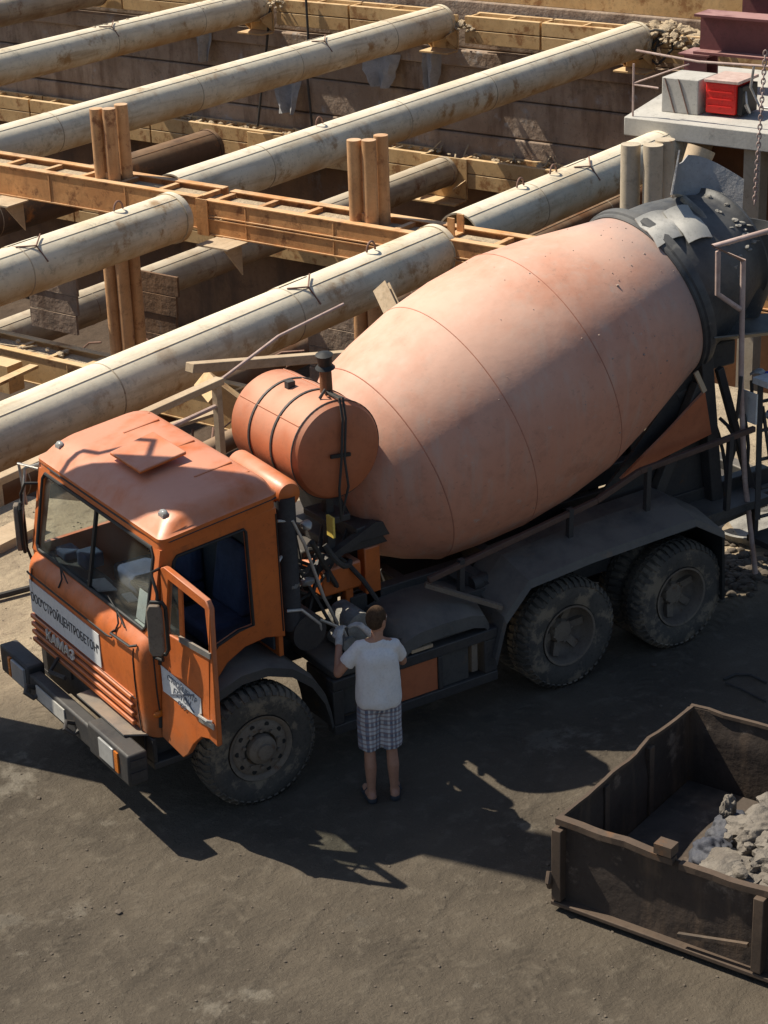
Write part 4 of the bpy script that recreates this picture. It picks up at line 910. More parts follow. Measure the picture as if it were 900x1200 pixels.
m = MB(); m.cyl((-1.15, .62, 1.12), (-1.15, .95, 1.12), .13, .13, 18); m.cyl((-1.02, .72, 1.0), (-1.02, .98, 1.0), .07, .07, 12); m.ball((-1.27, .80, 1.05), (.12, .1, .1), 12); P('hydraulic_motor', m, 'cement')
m = MB(); m.cyl((-.62, .65, 1.25), (-.62, 1.0, 1.25), .16, .16, 20); P('air_filter', m, 'dark')
m = MB(); m.beam((-.78, .62, 1.55), (-1.55, .62, 1.86), .07, .07); m.beam((-.7, .7, 1.0), (-.98, .66, 1.75), .025, .025); m.beam((-1.05, .7, 1.0), (-.72, .7, 1.7), .025, .025); P('support_strut', m, 'dark')
m = MB(); m.box((-1.7, .3, 1.72), (-1.35, .62, 1.86)); m.box((-1.25, .34, 2.0), (-1.0, .7, 2.06)); P('bracket_plate', m, 'dark', bevel=.01)
rnd = random.Random(21)
for k in range(15):
    a = V((rnd.uniform(-.95, -.4), rnd.uniform(.2, .95), rnd.uniform(1.2, 2.1))); b = V((rnd.uniform(-1.5, -.8), rnd.uniform(.2, .9), rnd.uniform(1.0, 1.9)))
    mid = (a+b)/2+V((rnd.uniform(-.1, .1), rnd.uniform(-.1, .25), rnd.uniform(-.35, .25)))
    pts = [a.lerp(mid, q/5).lerp(mid.lerp(b, q/5), q/5) for q in range(6)]
    m = MB(); m.tube(pts, rnd.uniform(.012, .026), 7); P('hydraulic_hose', m, 'rope')
for pts in (((-.40, .95, 2.30), (-.52, .98, 2.28), (-.62, .98, 2.05), (-.8, .95, 1.5), (-.95, .9, 1.2)), ((-.38, .96, 1.95), (-.5, .9, 2.02), (-.6, .7, 1.98)), ((-.42, .98, 1.50), (-.55, 1.0, 1.48), (-.72, 1.0, 1.30), (-.74, .98, 1.2)), ((-.72, 1.0, 1.34), (-.95, .98, 1.18), (-.98, .98, 1.1))):
    m = MB(); m.tube(pts, .014, 8); P('bright_pipe', m, 'silver')
for k in range(9):
    c = (rnd.uniform(-.75, -.42), rnd.uniform(.35, .95), rnd.uniform(1.5, 2.15)); m = MB(); m.rock(c, (rnd.uniform(.03, .09), rnd.uniform(.03, .1), rnd.uniform(.02, .05)), k*3.3, 2, .3); P('engine_fitting', m, 'silver' if k % 2 else 'cement')
m = MB(); m.box((-.92, .88, 2.02), (-.90, .98, 2.2)); P('warning_tag', m, 'yellow')
m = MB(); m.box((-1.4, .2, 1.3), (-1.0, .6, 1.55)); P('oil_box', m, 'orange', bevel=.02)

# ---- water tank across the frame behind the cab
TC, TL, TRr = V((-1.12, .80, 2.67)), 1.16, .425
m = MB(); prof = [(0, .0), (0, .20), (.012, .34), (.04, .395), (.09, TRr)]+[(.09+(TL-.18)*k/10, TRr) for k in range(1, 11)]+[(TL-.04, .395), (TL-.012, .34), (TL, .2), (TL, 0)]
m.lathe(prof, TC, (0, -1, 0), 56); tk = P('water_tank', m, 'tank', ang=25)
for y in (.085, .40, .76):
    m = MB(); wd_, th_ = (.010, .006) if y < .2 else (.024, .010)
    m.lathe([(y, TRr+.001), (y, TRr+th_), (y+wd_, TRr+th_), (y+wd_, TRr+.001)], TC, (0, -1, 0), 48, closed=True); P('tank_strap', m, 'dark', tk)
m = MB()
for a in (40, 105): m.tube([TC+V(((TRr+.002)*math.cos(R_(a)), -y, (TRr+.002)*math.sin(R_(a)))) for y in (.1, .6, 1.06)], .006, 6)
P('tank_seam', m, 'tank', tk)
m = MB(); m.cyl(TC+V((-.08, -.32, .40)), TC+V((-.08, -.32, .62)), .055, .05, 14); P('filler_neck', m, 'pipe_rust', tk)
m = MB(); m.lathe([(0, .03), (.02, .085), (.05, .06), (.14, .075), (.16, .02)], TC+V((-.08, -.32, .615)), (.1, .1, 1), 14); P('filler_cap', m, 'black', tk)
m = MB(); m.box(TC+V((.05, -.66, .40)), TC+V((.12, -.60, .47))); m.tube([TC+V((-.02, -.22, .44)), TC+V((.02, -.18, .5)), TC+V((.06, -.2, .43))], .014, 6); P('tank_lug', m, 'dark', tk)
m = MB()
for dx in (-.03, .0): m.tube([TC+V((-.05+dx, -.28, .44)), TC+V((-.02+dx, -.02, .46)), TC+V((-.01+dx, .03, .30)), TC+V((.02+dx, .035, -.05)), TC+V((.05+dx*3, .03, -.30)), TC+V((0, -.05, -.62))], .011, 6)
P('tank_hose', m, 'rope', tk)
m = MB(); m.beam(TC+V((-.07, .03, -.02)), TC+V((.12, .03, .0)), .02, .03); P('tank_bracket', m, 'black', tk)
m = MB()
for y in (.55, -.2): m.beam((-1.12, y, 1.7), (-1.12, y, 2.27), .07, .07); 
m.beam((-1.12, .6, 2.25), (-1.12, -.6, 2.25), .1, .05); P('tank_stand', m, 'dark')

# ---- drum
DT = R_(18.05); AXB = V((-math.cos(DT), 0, math.sin(DT))); AXF = -AXB; RC = V((-4.995, 0, 3.037))
m = MB()
key = [(-.02, .80), (.0, .835), (.35, .925), (.8, 1.045), (1.303, 1.148), (1.8, 1.168), (2.287, 1.140), (2.75, 1.062), (3.097, .978), (3.36, .815), (3.55, .66), (3.68, .45), (3.74, .22), (3.76, .0)]
prof = []
for (l0, r0), (l1, r1) in zip(key[:-1], key[1:]):
    for k in range(4): prof.append((l0+(l1-l0)*k/4, r0+(r1-r0)*k/4))
prof.append(key[-1])
m.lathe(prof, RC, AXF, 96, cap1=False); dr = P('drum', m, 'drum', ang=20)
for l, r in ((1.303, 1.148), (2.287, 1.140), (3.097, .978)):
    m = MB(); m.lathe([(l-.006, r-.004), (l-.003, r+.003), (l+.003, r+.003), (l+.006, r-.004)], RC, AXF, 96, closed=True); P('weld_seam', m, 'drumseam', dr)
m = MB(); m.lathe([(-.13, .82), (-.13, .868), (-.10, .878), (-.045, .878), (-.03, .862), (-.0, .862), (.015, .85), (.015, .81)], RC, AXF, 96, closed=True); P('roller_ring', m, 'hopper', dr)
m = MB(); m.lathe([(-.13, .80), (-.5, .74), (-.8, .65), (-.98, .57), (-1.02, .57), (-1.06, .60), (-1.10, .57), (-1.10, .50), (-.95, .50)], RC, AXF, 64, cap0=True, cap1=True); P('discharge_cone', m, 'hopper', dr)
m = MB(); rnd = random.Random(31)
for k in range(34):
    a = rnd.uniform(.05, 1.5); l = -rnd.uniform(.55, 1.1); r = .74-(.5-l-1)*0-.0
    rr = .80+(l+.13)*.26
    e1 = V((0, 1, 0)); e2 = AXF.cross(e1)*-1
    p = RC+AXF*l+(e1*math.cos(a)+V((AXB.x*0+math.sin(DT), 0, math.cos(DT)))*math.sin(a))*rr
    m.rock(p, (rnd.uniform(.02, .05), rnd.uniform(.02, .05), rnd.uniform(.01, .022)), k*1.7, 2, .4)
P('caked_cement', m, 'cement', dr)['kind'] = 'stuff'
def drum_r(l):
    for (l0, r0), (l1, r1) in zip(key[:-1], key[1:]):
        if l0 <= l <= l1: return r0+(r1-r0)*(l-l0)/(l1-l0)
    return .8
m = MB(); rnd = random.Random(44); e1 = V((0, 1, 0)); e2 = V((math.sin(DT), 0, math.cos(DT)))
for k in range(110):
    a = rnd.uniform(-.6, 2.4); l = min(3.3, abs(rnd.gauss(0, 1.1))+.05); q = rnd.uniform(.003, .008) if rnd.random() < .92 else rnd.uniform(.009, .014)
    n = e1*math.cos(a)+e2*math.sin(a)
    m.rock(RC+AXF*l+n*(drum_r(l)+q*.1), (q, q, q*.8), k*1.9, 1, .4)
P('cement_splash', m, 'splash', dr)['kind'] = 'stuff'
# guard plates over the cone
def cone_hit(u, v, off=.02):
    d = ray(u, v).normalized(); k = 12.0
    while k < 26:
        p = CAM+d*k; q = p-RC; l = q.dot(AXB); rad = (q-AXB*l).length
        rr = .88 if l < .13 else .82-(l-.13)*.24
        if l < 1.3 and rad < rr+off: return p
        k += .01
    return at(u, v, 'y', .2)
def plate(name, corners, mt, th=.012):
    m = MB(); a, b, c, d = [V(q) for q in corners]; grid = [[a.lerp(b, j/4).lerp(d.lerp(c, j/4), i/4) for j in range(5)] for i in range(5)]
    n = (b-a).cross(d-a).normalized()
    n = n if n.z > 0 else -n
    for i in range(5):
        for j in range(5): grid[i][j] = grid[i][j]+n*(.035*math.sin(math.pi*j/4)-.02*math.sin(i*1.9))
    m.sheet(grid, th); return P(name, m, mt)
plate('guard_plate', [cone_hit(744, 256), cone_hit(779, 246), cone_hit(803, 274), cone_hit(772, 288)], 'galv')
plate('guard_plate', [cone_hit(777, 248, .05), cone_hit(806, 240, .05), cone_hit(836, 276, .05), cone_hit(808, 283, .05)], 'galv')
m = MB(); m.tube([at(800, 232, 'y', .1), at(820, 250, 'y', .3), at(838, 276, 'y', .45), at(850, 320, 'y', .55)], .035, 10); P('guard_lip', m, 'cement')
# feed hopper: upright curved sheet and funnel
tl, bl, tr_, br, tm = at(797, 176, 'y', .15), at(788, 229, 'y', .25), at(872, 210, 'y', .05), at(870, 246, 'y', .15), at(857, 187, 'y', -.05)
grid = []
for i in range(6):
    row = []
    for j in range(11):
        x = j/10; top = tl.lerp(tr_, x)+V((0, 0, -.10*math.sin(math.pi*min(1, x*2))+.07*max(0, math.sin(math.pi*max(0, x-.4)/.6)))); bot = bl.lerp(br, x)
        p = top.lerp(bot, i/5)+V((0, -.34*math.sin(math.pi*x), 0)); row.append(p)
    grid.append(row)
m = MB(); m.sheet(grid, .015); P('hopper_guard', m, 'sheetgrey')
m = MB(); m.tube([grid[5][j]+V((0, .01, -.01)) for j in range(8)], .018, 8); P('guard_edge', m, 'wood')
m = MB(); HC = V((-6.2, .12, 3.55)); m.lathe([(0, .46), (0, .48), (.25, .44), (.65, .30), (.85, .26), (.85, .24), (.65, .28), (.25, .42)], HC, (.18, 0, -1), 40, closed=True); P('feed_hopper', m, 'hopper')
m = MB(); m.cyl((-5.95, -.45, 3.9), (-6.1, -.45, 4.2), .12, .14, 14); P('hopper_tube', m, 'wood')
m = MB()
grid = [[V((-5.15-1.3*i/5, .30+.55*j/4, 2.72-.16*i/5+.10*abs(j/2-1)**2)) for j in range(5)] for i in range(6)]
m.sheet(grid, .015); P('discharge_chute', m, 'fender')
m = MB(); m.box((-5.75, -.5, 2.35), (-5.2, .5, 2.6)); P('chute_support', m, 'dark', bevel=.02)
m = MB(); m.beam((-4.98, .80, 2.52), (-5.06, .84, 2.32), .05, .02, up=(0, 1, 0)); P('roller_cover', m, 'wood')
# rear drum stand, gusset and dark sheets added for the shaded void
m = MB()
for y in (-.6, .6):
    m.beam((-5.45, y, .98), (-5.25, y, 2.55), .12, .14); m.beam((-4.55, y, 1.0), (-5.2, y, 2.3), .1, .12); m.beam((-5.95, y, .98), (-5.45, y, 2.4), .06, .08)
m.beam((-5.25, -.6, 2.3), (-5.25, .6, 2.3), .14, .14); P('drum_stand', m, 'dark', bevel=.01)
for y in (-.42, .42):
    m = MB(); m.cyl(RC+V((-.02, y, -.86)), RC+V((-.14, y, -.82)), .12, .12, 18); P('support_roller', m, 'dark')
m = MB(); m.prism([(-2.6, -.62, 1.0), (-5.6, -.62, 1.0), (-5.5, -.62, 2.3), (-4.6, -.62, 1.9)], (0, .03, 0)); P('far_dark_fill', m, 'dark')  # dark sheet added to stand in for shade under the drum
m = MB(); m.prism([(-3.7, .50, 1.1), (-5.5, .50, 1.1), (-5.35, .50, 2.5), (-4.95, .50, 2.25), (-4.4, .50, 1.7)], (0, .03, 0)); P('near_dark_fill', m, 'dark')  # second added dark sheet, filling the shaded gap behind the gusset
m = MB(); m.prism([(-4.2, .66, 1.62), (-5.3, .66, 1.80), (-5.2, .66, 2.25), (-4.75, .66, 1.95)], (0, .03, 0)); P('stand_gusset', m, 'tank')
# subframe, long side rail
m = MB()
for y in (-.5, .5): m.beam((-1.3, y, 1.10), (-6.2, y, 1.10), .12, .2)
P('subframe', m, 'dark', bevel=.01)
m = MB(); m.beam((-1.85, .95, 1.36), (-3.7, .95, 1.62), .045, .055); m.beam((-3.7, .95, 1.62), (-4.2, .95, 1.78), .045, .055); m.beam((-4.2, .95, 1.78), (-5.6, .95, 1.86), .045, .055); P('side_rail', m, 'railbrown', bevel=.008)
for x, z in ((-2.2, 1.46), (-3.4, 1.62), (-4.3, 1.8), (-5.3, 1.86)):
    m = MB(); m.beam((x, .93, 1.1), (x, .95, z), .05, .05); P('rail_support', m, 'dark')
m = MB(); m.box((-5.9, .5, 1.0), (-1.8, .9, 1.08)); P('side_deck', m, 'fender')
# rear mudguards
for sgn in (1, -1):
    prof = [(-2.36, .58), (-2.46, .95), (-2.72, 1.22), (-3.4, 1.27), (-4.62, 1.30), (-4.98, 1.08)]
    lay = ((.62, .09), (.84, .085), (1.235, -.02), (1.25, -.075))
    m = MB(); m.sheet([[V((x, y*sgn, z+dz)) for y, dz in lay] for x, z in prof], .018); P('rear_mudguard', m, 'fender', ang=7)
    m = MB(); m.tube([(x, .86*sgn, z+.08) for x, z in prof[2:]], .02, 6); P('mudguard_rib', m, 'fender')
    m = MB(); m.hexa([(-5.0, .62*sgn, .36), (-5.0, 1.24*sgn, .36), (-5.03, 1.24*sgn, .36), (-5.03, .62*sgn, .36)], [(-4.97, .62*sgn, 1.10), (-4.97, 1.24*sgn, 1.06), (-5.0, 1.24*sgn, 1.06), (-5.0, .62*sgn, 1.10)]); P('mud_flap', m, 'black')
    m = MB(); m.beam((-1.85, .9*sgn, 1.3), (-2.45, 1.2*sgn, 1.02), .05, .04); P('mudguard_stay', m, 'rim')
# ---- side boxes between the axles
m = MB()
for z0, z1 in ((.33, .42), (.745, .84)): m.box((-2.40, 1.08, z0), (-.70, 1.20, z1))
for x0, x1 in ((-.80, -.70), (-1.38, -1.32), (-1.82, -1.77), (-2.40, -2.26)): m.box((x0, 1.10, .425), (x1, 1.195, .74))
P('side_frame', m, 'dark', bevel=.008)
m = MB(); m.box((-1.765, 1.12, .43), (-1.385, 1.18, .735)); P('orange_panel', m, 'tank')
m = MB(); m.box((-2.10, 1.10, .43), (-1.83, 1.17, .735)); P('dark_panel', m, 'fender')
m = MB(); m.box((-2.2, 1.11, .47), (-2.14, 1.17, .735)); P('slot_bar', m, 'rim')
m = MB(); m.box((-1.30, .55, .43), (-.82, 1.10, .735)); m.box((-1.25, .5, .845), (-.72, 1.18, .93)); P('battery_box', m, 'fender', bevel=.02)
m = MB(); gx = [(-1.42, .86), (-1.42, .98), (-1.47, 1.06), (-1.60, 1.10), (-1.85, 1.115), (-2.15, 1.10), (-2.28, 1.06), (-2.32, .98), (-2.32, .86)]
m.sheet([[V((x, y, z-dz)) for y, dz in ((.50, .0), (.8, -.01), (1.05, .03), (1.15, .10), (1.17, .2))] for x, z in gx], .02); P('fuel_tank', m, 'fender')
m = MB(); m.box((-2.30, .52, .86), (-1.44, 1.12, .99)); P('tank_cradle', m, 'fender')
m = MB(); m.box((-1.40, .98, .845), (-1.28, 1.14, .90)); m.beam((-1.5, 1.16, .87), (-1.72, 1.16, .87), .06, .03); P('tool_tray', m, 'wood')
m = MB(); m.beam((-2.35, .62, 1.22), (-2.62, .9, 1.02), .14, .12); m.cyl((-2.4, .8, 1.1), (-2.7, .8, 1.1), .08, .08, 12); P('air_reservoir', m, 'dark')
# ---- rear end: bumper bar, rails, ladder
m = MB(); m.beam((-5.2, .78, .98), (-7.3, .40, .92), .16, .16); m.box((-6.45, -1.1, .85), (-6.3, 1.1, 1.0)); P('rear_bumper', m, 'fender', bevel=.015)
m = MB(); m.tube([(-5.75, .85, 3.72), (-5.10, .85, 3.70), (-5.47, .85, 3.50), (-5.50, .85, 2.3), (-5.60, .85, 1.3), (-5.78, .86, .28)], .026, 10); m.tube([(-5.16, .85, 3.64), (-5.17, .85, 3.24), (-5.45, .85, 3.04)], .026, 10); m.tube([(-5.75, .85, 3.72), (-6.6, .85, 3.78)], .026, 10); P('handrail', m, 'railpale')
m = MB()
m.beam((-5.70, .9, 2.3), (-5.62, 1.02, .95), .05, .04); m.beam((-6.05, .9, 2.25), (-5.98, 1.02, .85), .05, .04)
for k in range(5): m.tube([(-5.70+.016*k, .92+.03*k, 2.1-.28*k), (-6.04+.016*k, .92+.03*k, 2.08-.28*k)], .018, 8)
P('ladder', m, 'dark')
m = MB(); m.box((-6.6, .75, .60), (-5.75, 1.25, .66)); m.beam((-5.8, .8, .66), (-5.8, .8, 1.0), .05, .05); m.beam((-6.5, .8, .66), (-6.5, .8, 1.0), .05, .05); P('rear_step', m, 'dark')
m = MB(); m.box((-5.62, .72, 1.9), (-5.6, .96, 2.2)); m.box((-5.9, .9, 2.3), (-5.6, 1.1, 2.36)); P('control_bracket', m, 'paper')
for k in range(7):
    a = V((-5.35-rnd.uniform(0, .5), rnd.uniform(.5, .9), rnd.uniform(1.8, 2.4))); b = a+V((rnd.uniform(-.5, .1), rnd.uniform(-.1, .2), -rnd.uniform(.4, .9)))
    mid = (a+b)/2+V((rnd.uniform(-.15, .15), .1, rnd.uniform(-.2, .1))); m = MB(); m.tube([a.lerp(mid, q/5).lerp(mid.lerp(b, q/5), q/5) for q in range(6)], .018, 7); P('rear_hose', m, 'rope')

# ================================================================== SKIP CONTAINER
SK = thing('skip_container', W(.5, 5.6, 0), 'battered rusty open skip full of rubble at the lower right', 'skip')
S0, S1, T0, T1, SH = -.47, 1.58, 3.98, 7.6, .76
def dent(s, t, z): return min(1, z*1.3)*(.035*noise.noise(V((s*1.6, t*1.6, z*2.2)))+.018*noise.noise(V((s*5, t*5, z*5))))
m = MB()
NS, NT, NZ = 20, 32, 8
def gs(f, n): return [[f(i/n, k/NZ) for k in range(NZ+1)] for i in range(n+1)]
def zt(s, t, k): return .06+(SH+.032*noise.noise(V((s*2.3, t*2.3, 7)))-.06)*k
m.sheet(gs(lambda a, k: W(S0+dent(S0, T0+(T1-T0)*a, k)*min(1, 8*a), T0+(T1-T0)*a, zt(S0, T0+(T1-T0)*a, k)), NT), .014)
m.sheet(gs(lambda a, k: W(S1+dent(S1, T0+(T1-T0)*a, k)*min(1, 8*a), T0+(T1-T0)*a, zt(S1, T0+(T1-T0)*a, k)), NT), .014)
m.sheet(gs(lambda a, k: W(S0+(S1-S0)*a, T0+dent(S0+(S1-S0)*a, T0, k)*min(1, 8*a, 8*(1-a)), zt(S0+(S1-S0)*a, T0, k)), NS), .014)
m.sheet(gs(lambda a, k: W(S0+(S1-S0)*a, T1+dent(S0+(S1-S0)*a, T1, k)*min(1, 8*a, 8*(1-a)), zt(S0+(S1-S0)*a, T1, k)), NS), .014)
m.box((S0+.02, T0+.02, .06), (S1-.02, T1-.02, .09), W)
P('skip_body', m, 'skip', SK)
def rim_line(f, n, wd, ht, a0=0, a1=1):
    m = MB()
    for i in range(n):
        m.beam(f(a0+(a1-a0)*i/n), f(a0+(a1-a0)*(i+1.04)/n), wd, ht)
    P('skip_rim', m, 'skip_rim', SK)
rim_line(lambda a: W(S0-.01+dent(S0, T0+(T1-T0)*a, 1), T0+(T1-T0)*a, zt(S0, T0+(T1-T0)*a, 1)), 10, .07, .05, 0, .27)
rim_line(lambda a: W(S0-.01+dent(S0, T0+(T1-T0)*a, 1), T0+(T1-T0)*a, zt(S0, T0+(T1-T0)*a, 1)-.02), 20, .06, .05, .285, 1)
rim_line(lambda a: W(S0+(S1-S0)*a, T0+dent(S0+(S1-S0)*a, T0, 1), zt(S0+(S1-S0)*a, T0, 1)), 16, .028, .028)
rim_line(lambda a: W(S1+dent(S1, T0+(T1-T0)*a, 1), T0+(T1-T0)*a, zt(S1, T0+(T1-T0)*a, 1)), 24, .035, .03)
for t in (T0+.02, T0+1.66, T0+3.0):
    m = MB(); m.box((S0-.075, t-.03, .10), (S0+.02, t+.05, SH-.05), W); P('stiffener', m, 'skip_rim', SK, bevel=.006)
m = MB(); m.box((S0-.07, T0-.02, .05), (S0+.02, T1, .085), W); P('bottom_rail', m, 'skip_rim', SK, bevel=.006)
for s in (.2, .9):
    m = MB(); m.box((s, T0-.065, .08), (s+.07, T0+.02, SH-.06), W); P('stiffener', m, 'skip_rim', SK, bevel=.006)
m = MB(); m.beam(W(S0-.06, T0+1.05, .18), W(S0-.06, T0+1.6, .30), .03, .03); P('patch_plate', m, 'skip', SK)
m = MB(); m.tube([W(S0-.06, T0-.03, .2), W(S0-.10, T0-.02, .26), W(S0-.06, T0-.03, .33)], .025, 8); P('hook', m, 'skip_rim', SK)
m = MB(); m.box((S0-.07, T0+.84, SH+.04), (S0+.04, T0+.98, SH+.12), W); tag(m.build('wood_block', M['skip_rim'], origin=W(S0, T0+.9, SH+.05)), 'small wooden block on the front rim of the skip', 'block')
def chunk(name, s, t, z, size, seed, mt, label, cat='rubble', sub=4, amp=.4, group=None):
    m = MB(); m.rock(W(s, t, z), size, seed, sub, amp)
    return tag(m.build(name, M[mt], origin=W(s, t, z-size[2])), label, cat, group)
chunk('rubble_heap', .62, 5.85, .22, (.62, .80, .28), 3, 'plaster', 'grey plaster rubble heap filling the right part of the skip', amp=.25, sub=5)
chunk('rubble_chunk', .62, 5.18, .46, (.30, .20, .18), 8, 'plaster', 'largest pale plaster chunk on top of the rubble in the skip', amp=.4, sub=5)
chunk('rubble_chunk', .42, 5.40, .46, (.12, .16, .22), 12, 'plaster', 'upright pale plaster chunk at the right of the skip rubble', amp=.4, sub=5)
chunk('rubble_chunk', .18, 5.10, .42, (.15, .24, .05), 15, 'plaster', 'flat pale slab piece leaning in the skip rubble', amp=.2, sub=5)
chunk('rubbish_bag', .42, 4.80, .24, (.16, .18, .15), 18, 'bag', 'dark blue rubbish bag in the skip beside the rubble', 'bag', amp=.25, sub=5)
chunk('rubbish_bag', .80, 4.78, .24, (.20, .18, .16), 22, 'bag', 'dark rubbish bag against the back wall of the skip', 'bag', amp=.25, sub=5)
chunk('rubble_chunk', .80, 4.74, .46, (.06, .06, .10), 25, 'plaster', 'small pale chunk on the dark bag in the skip', amp=.4, sub=4)
m = MB(); rnd = random.Random(9)
for k in range(70):
    s, t = rnd.uniform(S0+.25, S1-.35), rnd.uniform(4.95, 6.6); q = rnd.uniform(.05, .16); m.rock(W(s, t, .38+.18*math.exp(-((s-.55)**2+(t-5.3)**2)*3)), (q*rnd.uniform(.7, 1.4), q*rnd.uniform(.7, 1.4), q*rnd.uniform(.25, .7)), k*3.7, 3, .55)
o = m.build('crumpled_plaster', M['plaster'], ang=25); o['kind'] = 'stuff'
m = MB(); rnd = random.Random(8)
for k in range(150):
    s, t = rnd.uniform(S0+.1, S1-.2), rnd.uniform(4.9, 7.2); r = rnd.uniform(.02, .06); m.rock(W(s, t, .40+rnd.uniform(0, .14)), (r, r*1.3, r*.8), k*2.2, 2, .4)
o = m.build('loose_rubble', M['plaster']); o['kind'] = 'stuff'
for k, (s, t, a) in enumerate(((.5, 5.3, .5), (.35, 5.5, -.4), (.0, 6.4, .2))):
    m = MB(); m.tube([W(s, t, .6), W(s+.3*math.cos(a), t+.3*math.sin(a), .85+.05*k)], .012, 6)
    tag(m.build('wood_stick', M['wood'], origin=W(s, t, .6)), ['thin stick poking up behind the largest chunk in the skip', 'thin stick poking up from the middle of the skip rubble', 'thin stick at the right of the skip rubble'][k], 'stick')

# ================================================================== SMALL THINGS ON THE YARD
m = MB(); bc = at(893, 612, 'z', .10); m.lathe([(0, .44), (.12, .50), (.16, .52), (.16, .48), (.03, .41), (.03, .0)], (bc.x, bc.y, .0), (.1, -.05, 1), 40, cap0=True)
tag(m.build('metal_basin', M['cement'], origin=(bc.x, bc.y, 0)), 'round cement-caked basin on the ground behind the rear wheels', 'basin')
c0 = at(838, 560, 'z', .02)
m = MB(); m.tube([at(u, v, 'z', .02) for u, v in ((848, 796), (862, 790), (880, 791), (898, 800))], .012, 6); m.tube([at(u, v, 'z', .02) for u, v in ((850, 800), (870, 808), (897, 822))], .010, 6)
tag(m.build('ground_wire', M['rope'], origin=at(870, 800, 'z', 0)), 'thin dark wire lying on the ground behind the skip', 'wire')
m = MB(); rnd = random.Random(77)
for k in range(900):
    u, v = rnd.uniform(-20, 920), rnd.uniform(600, 1210); p = at(u, v, 'z', 0)
    if -6.2 < p.x < 1.4 and -1.3 < p.y < 1.3: continue
    r = rnd.uniform(.004, .013) if rnd.random() < .975 else rnd.uniform(.015, .03); m.rock((p.x, p.y, r*.3), (r, r*1.2, r*.7), k*.77, 1, .3)
o = m.build('ground_stones', M['stone']); o['kind'] = 'stuff'
m = MB(); rnd = random.Random(78)
for k in range(260):
    u, v = rnd.gauss(862, 22), rnd.gauss(668, 14); p = at(u, v, 'z', 0); r = rnd.uniform(.012, .045); m.rock((p.x, p.y, r*.2), (r*1.3, r*1.3, r*.8), k*.77, 2, .4)
o = m.build('loose_spoil', M['stone']); o['kind'] = 'stuff'

pl = thing('steel_pile', (2.02, -2.08, 0), 'tall round steel pile standing just past the left edge, its shadow crossing the cab', 'pile')
m = MB(); m.cyl((2.02, -2.08, 0), (2.02, -2.08, 9.4), .33, .33, 32); m.build('pile_shaft', M['pipe_rust'], pl)
m = MB(); m.tube([(1.70, -2.20, 6.5), (1.42, -2.2, 6.2), (1.40, -2.2, 5.7), (1.55, -2.2, 5.5), (1.50, -2.2, 5.2), (1.70, -2.2, 5.0)], .03, 8); m.build('hanging_cable', M['rope'], pl)
# ================================================================== PEOPLE
def hand(m, o, d, palm_n, side_, curl=.9, s=1.0):          # five separate curled fingers and a thumb
    d = V(d).normalized(); n = V(palm_n); n = (n-d*n.dot(d)).normalized(); b = d.cross(n)*side_
    o = V(o); m.caps(o, o+d*.045*s, .022*s, .026*s, 12)
    for k, (off, ln) in enumerate(((-.030, .075), (-.010, .085), (.010, .08), (.029, .062))):
        p = o+d*.062*s+b*off*s; m.caps(o+d*.02*s+b*off*.7*s, p, .013*s, .0105*s, 8); dd = d
        for q, kk in enumerate((.45, .32, .23)):
            dd = (dd*math.cos(curl*.6)+n*math.sin(curl*.6)).normalized(); p2 = p+dd*ln*kk*s*1.2; m.caps(p, p2, (.0105-.0012*q)*s, (.0095-.0012*q)*s, 8); p = p2
    t0 = o+d*.012*s-b*.022*s; t1 = t0+(d*.6-b*.8+n*.35).normalized()*.04*s; t2 = t1+(d*.9+n*.5).normalized()*.035*s
    m.caps(t0, t1, .014*s, .012*s, 8); m.caps(t1, t2, .012*s, .009*s, 8)
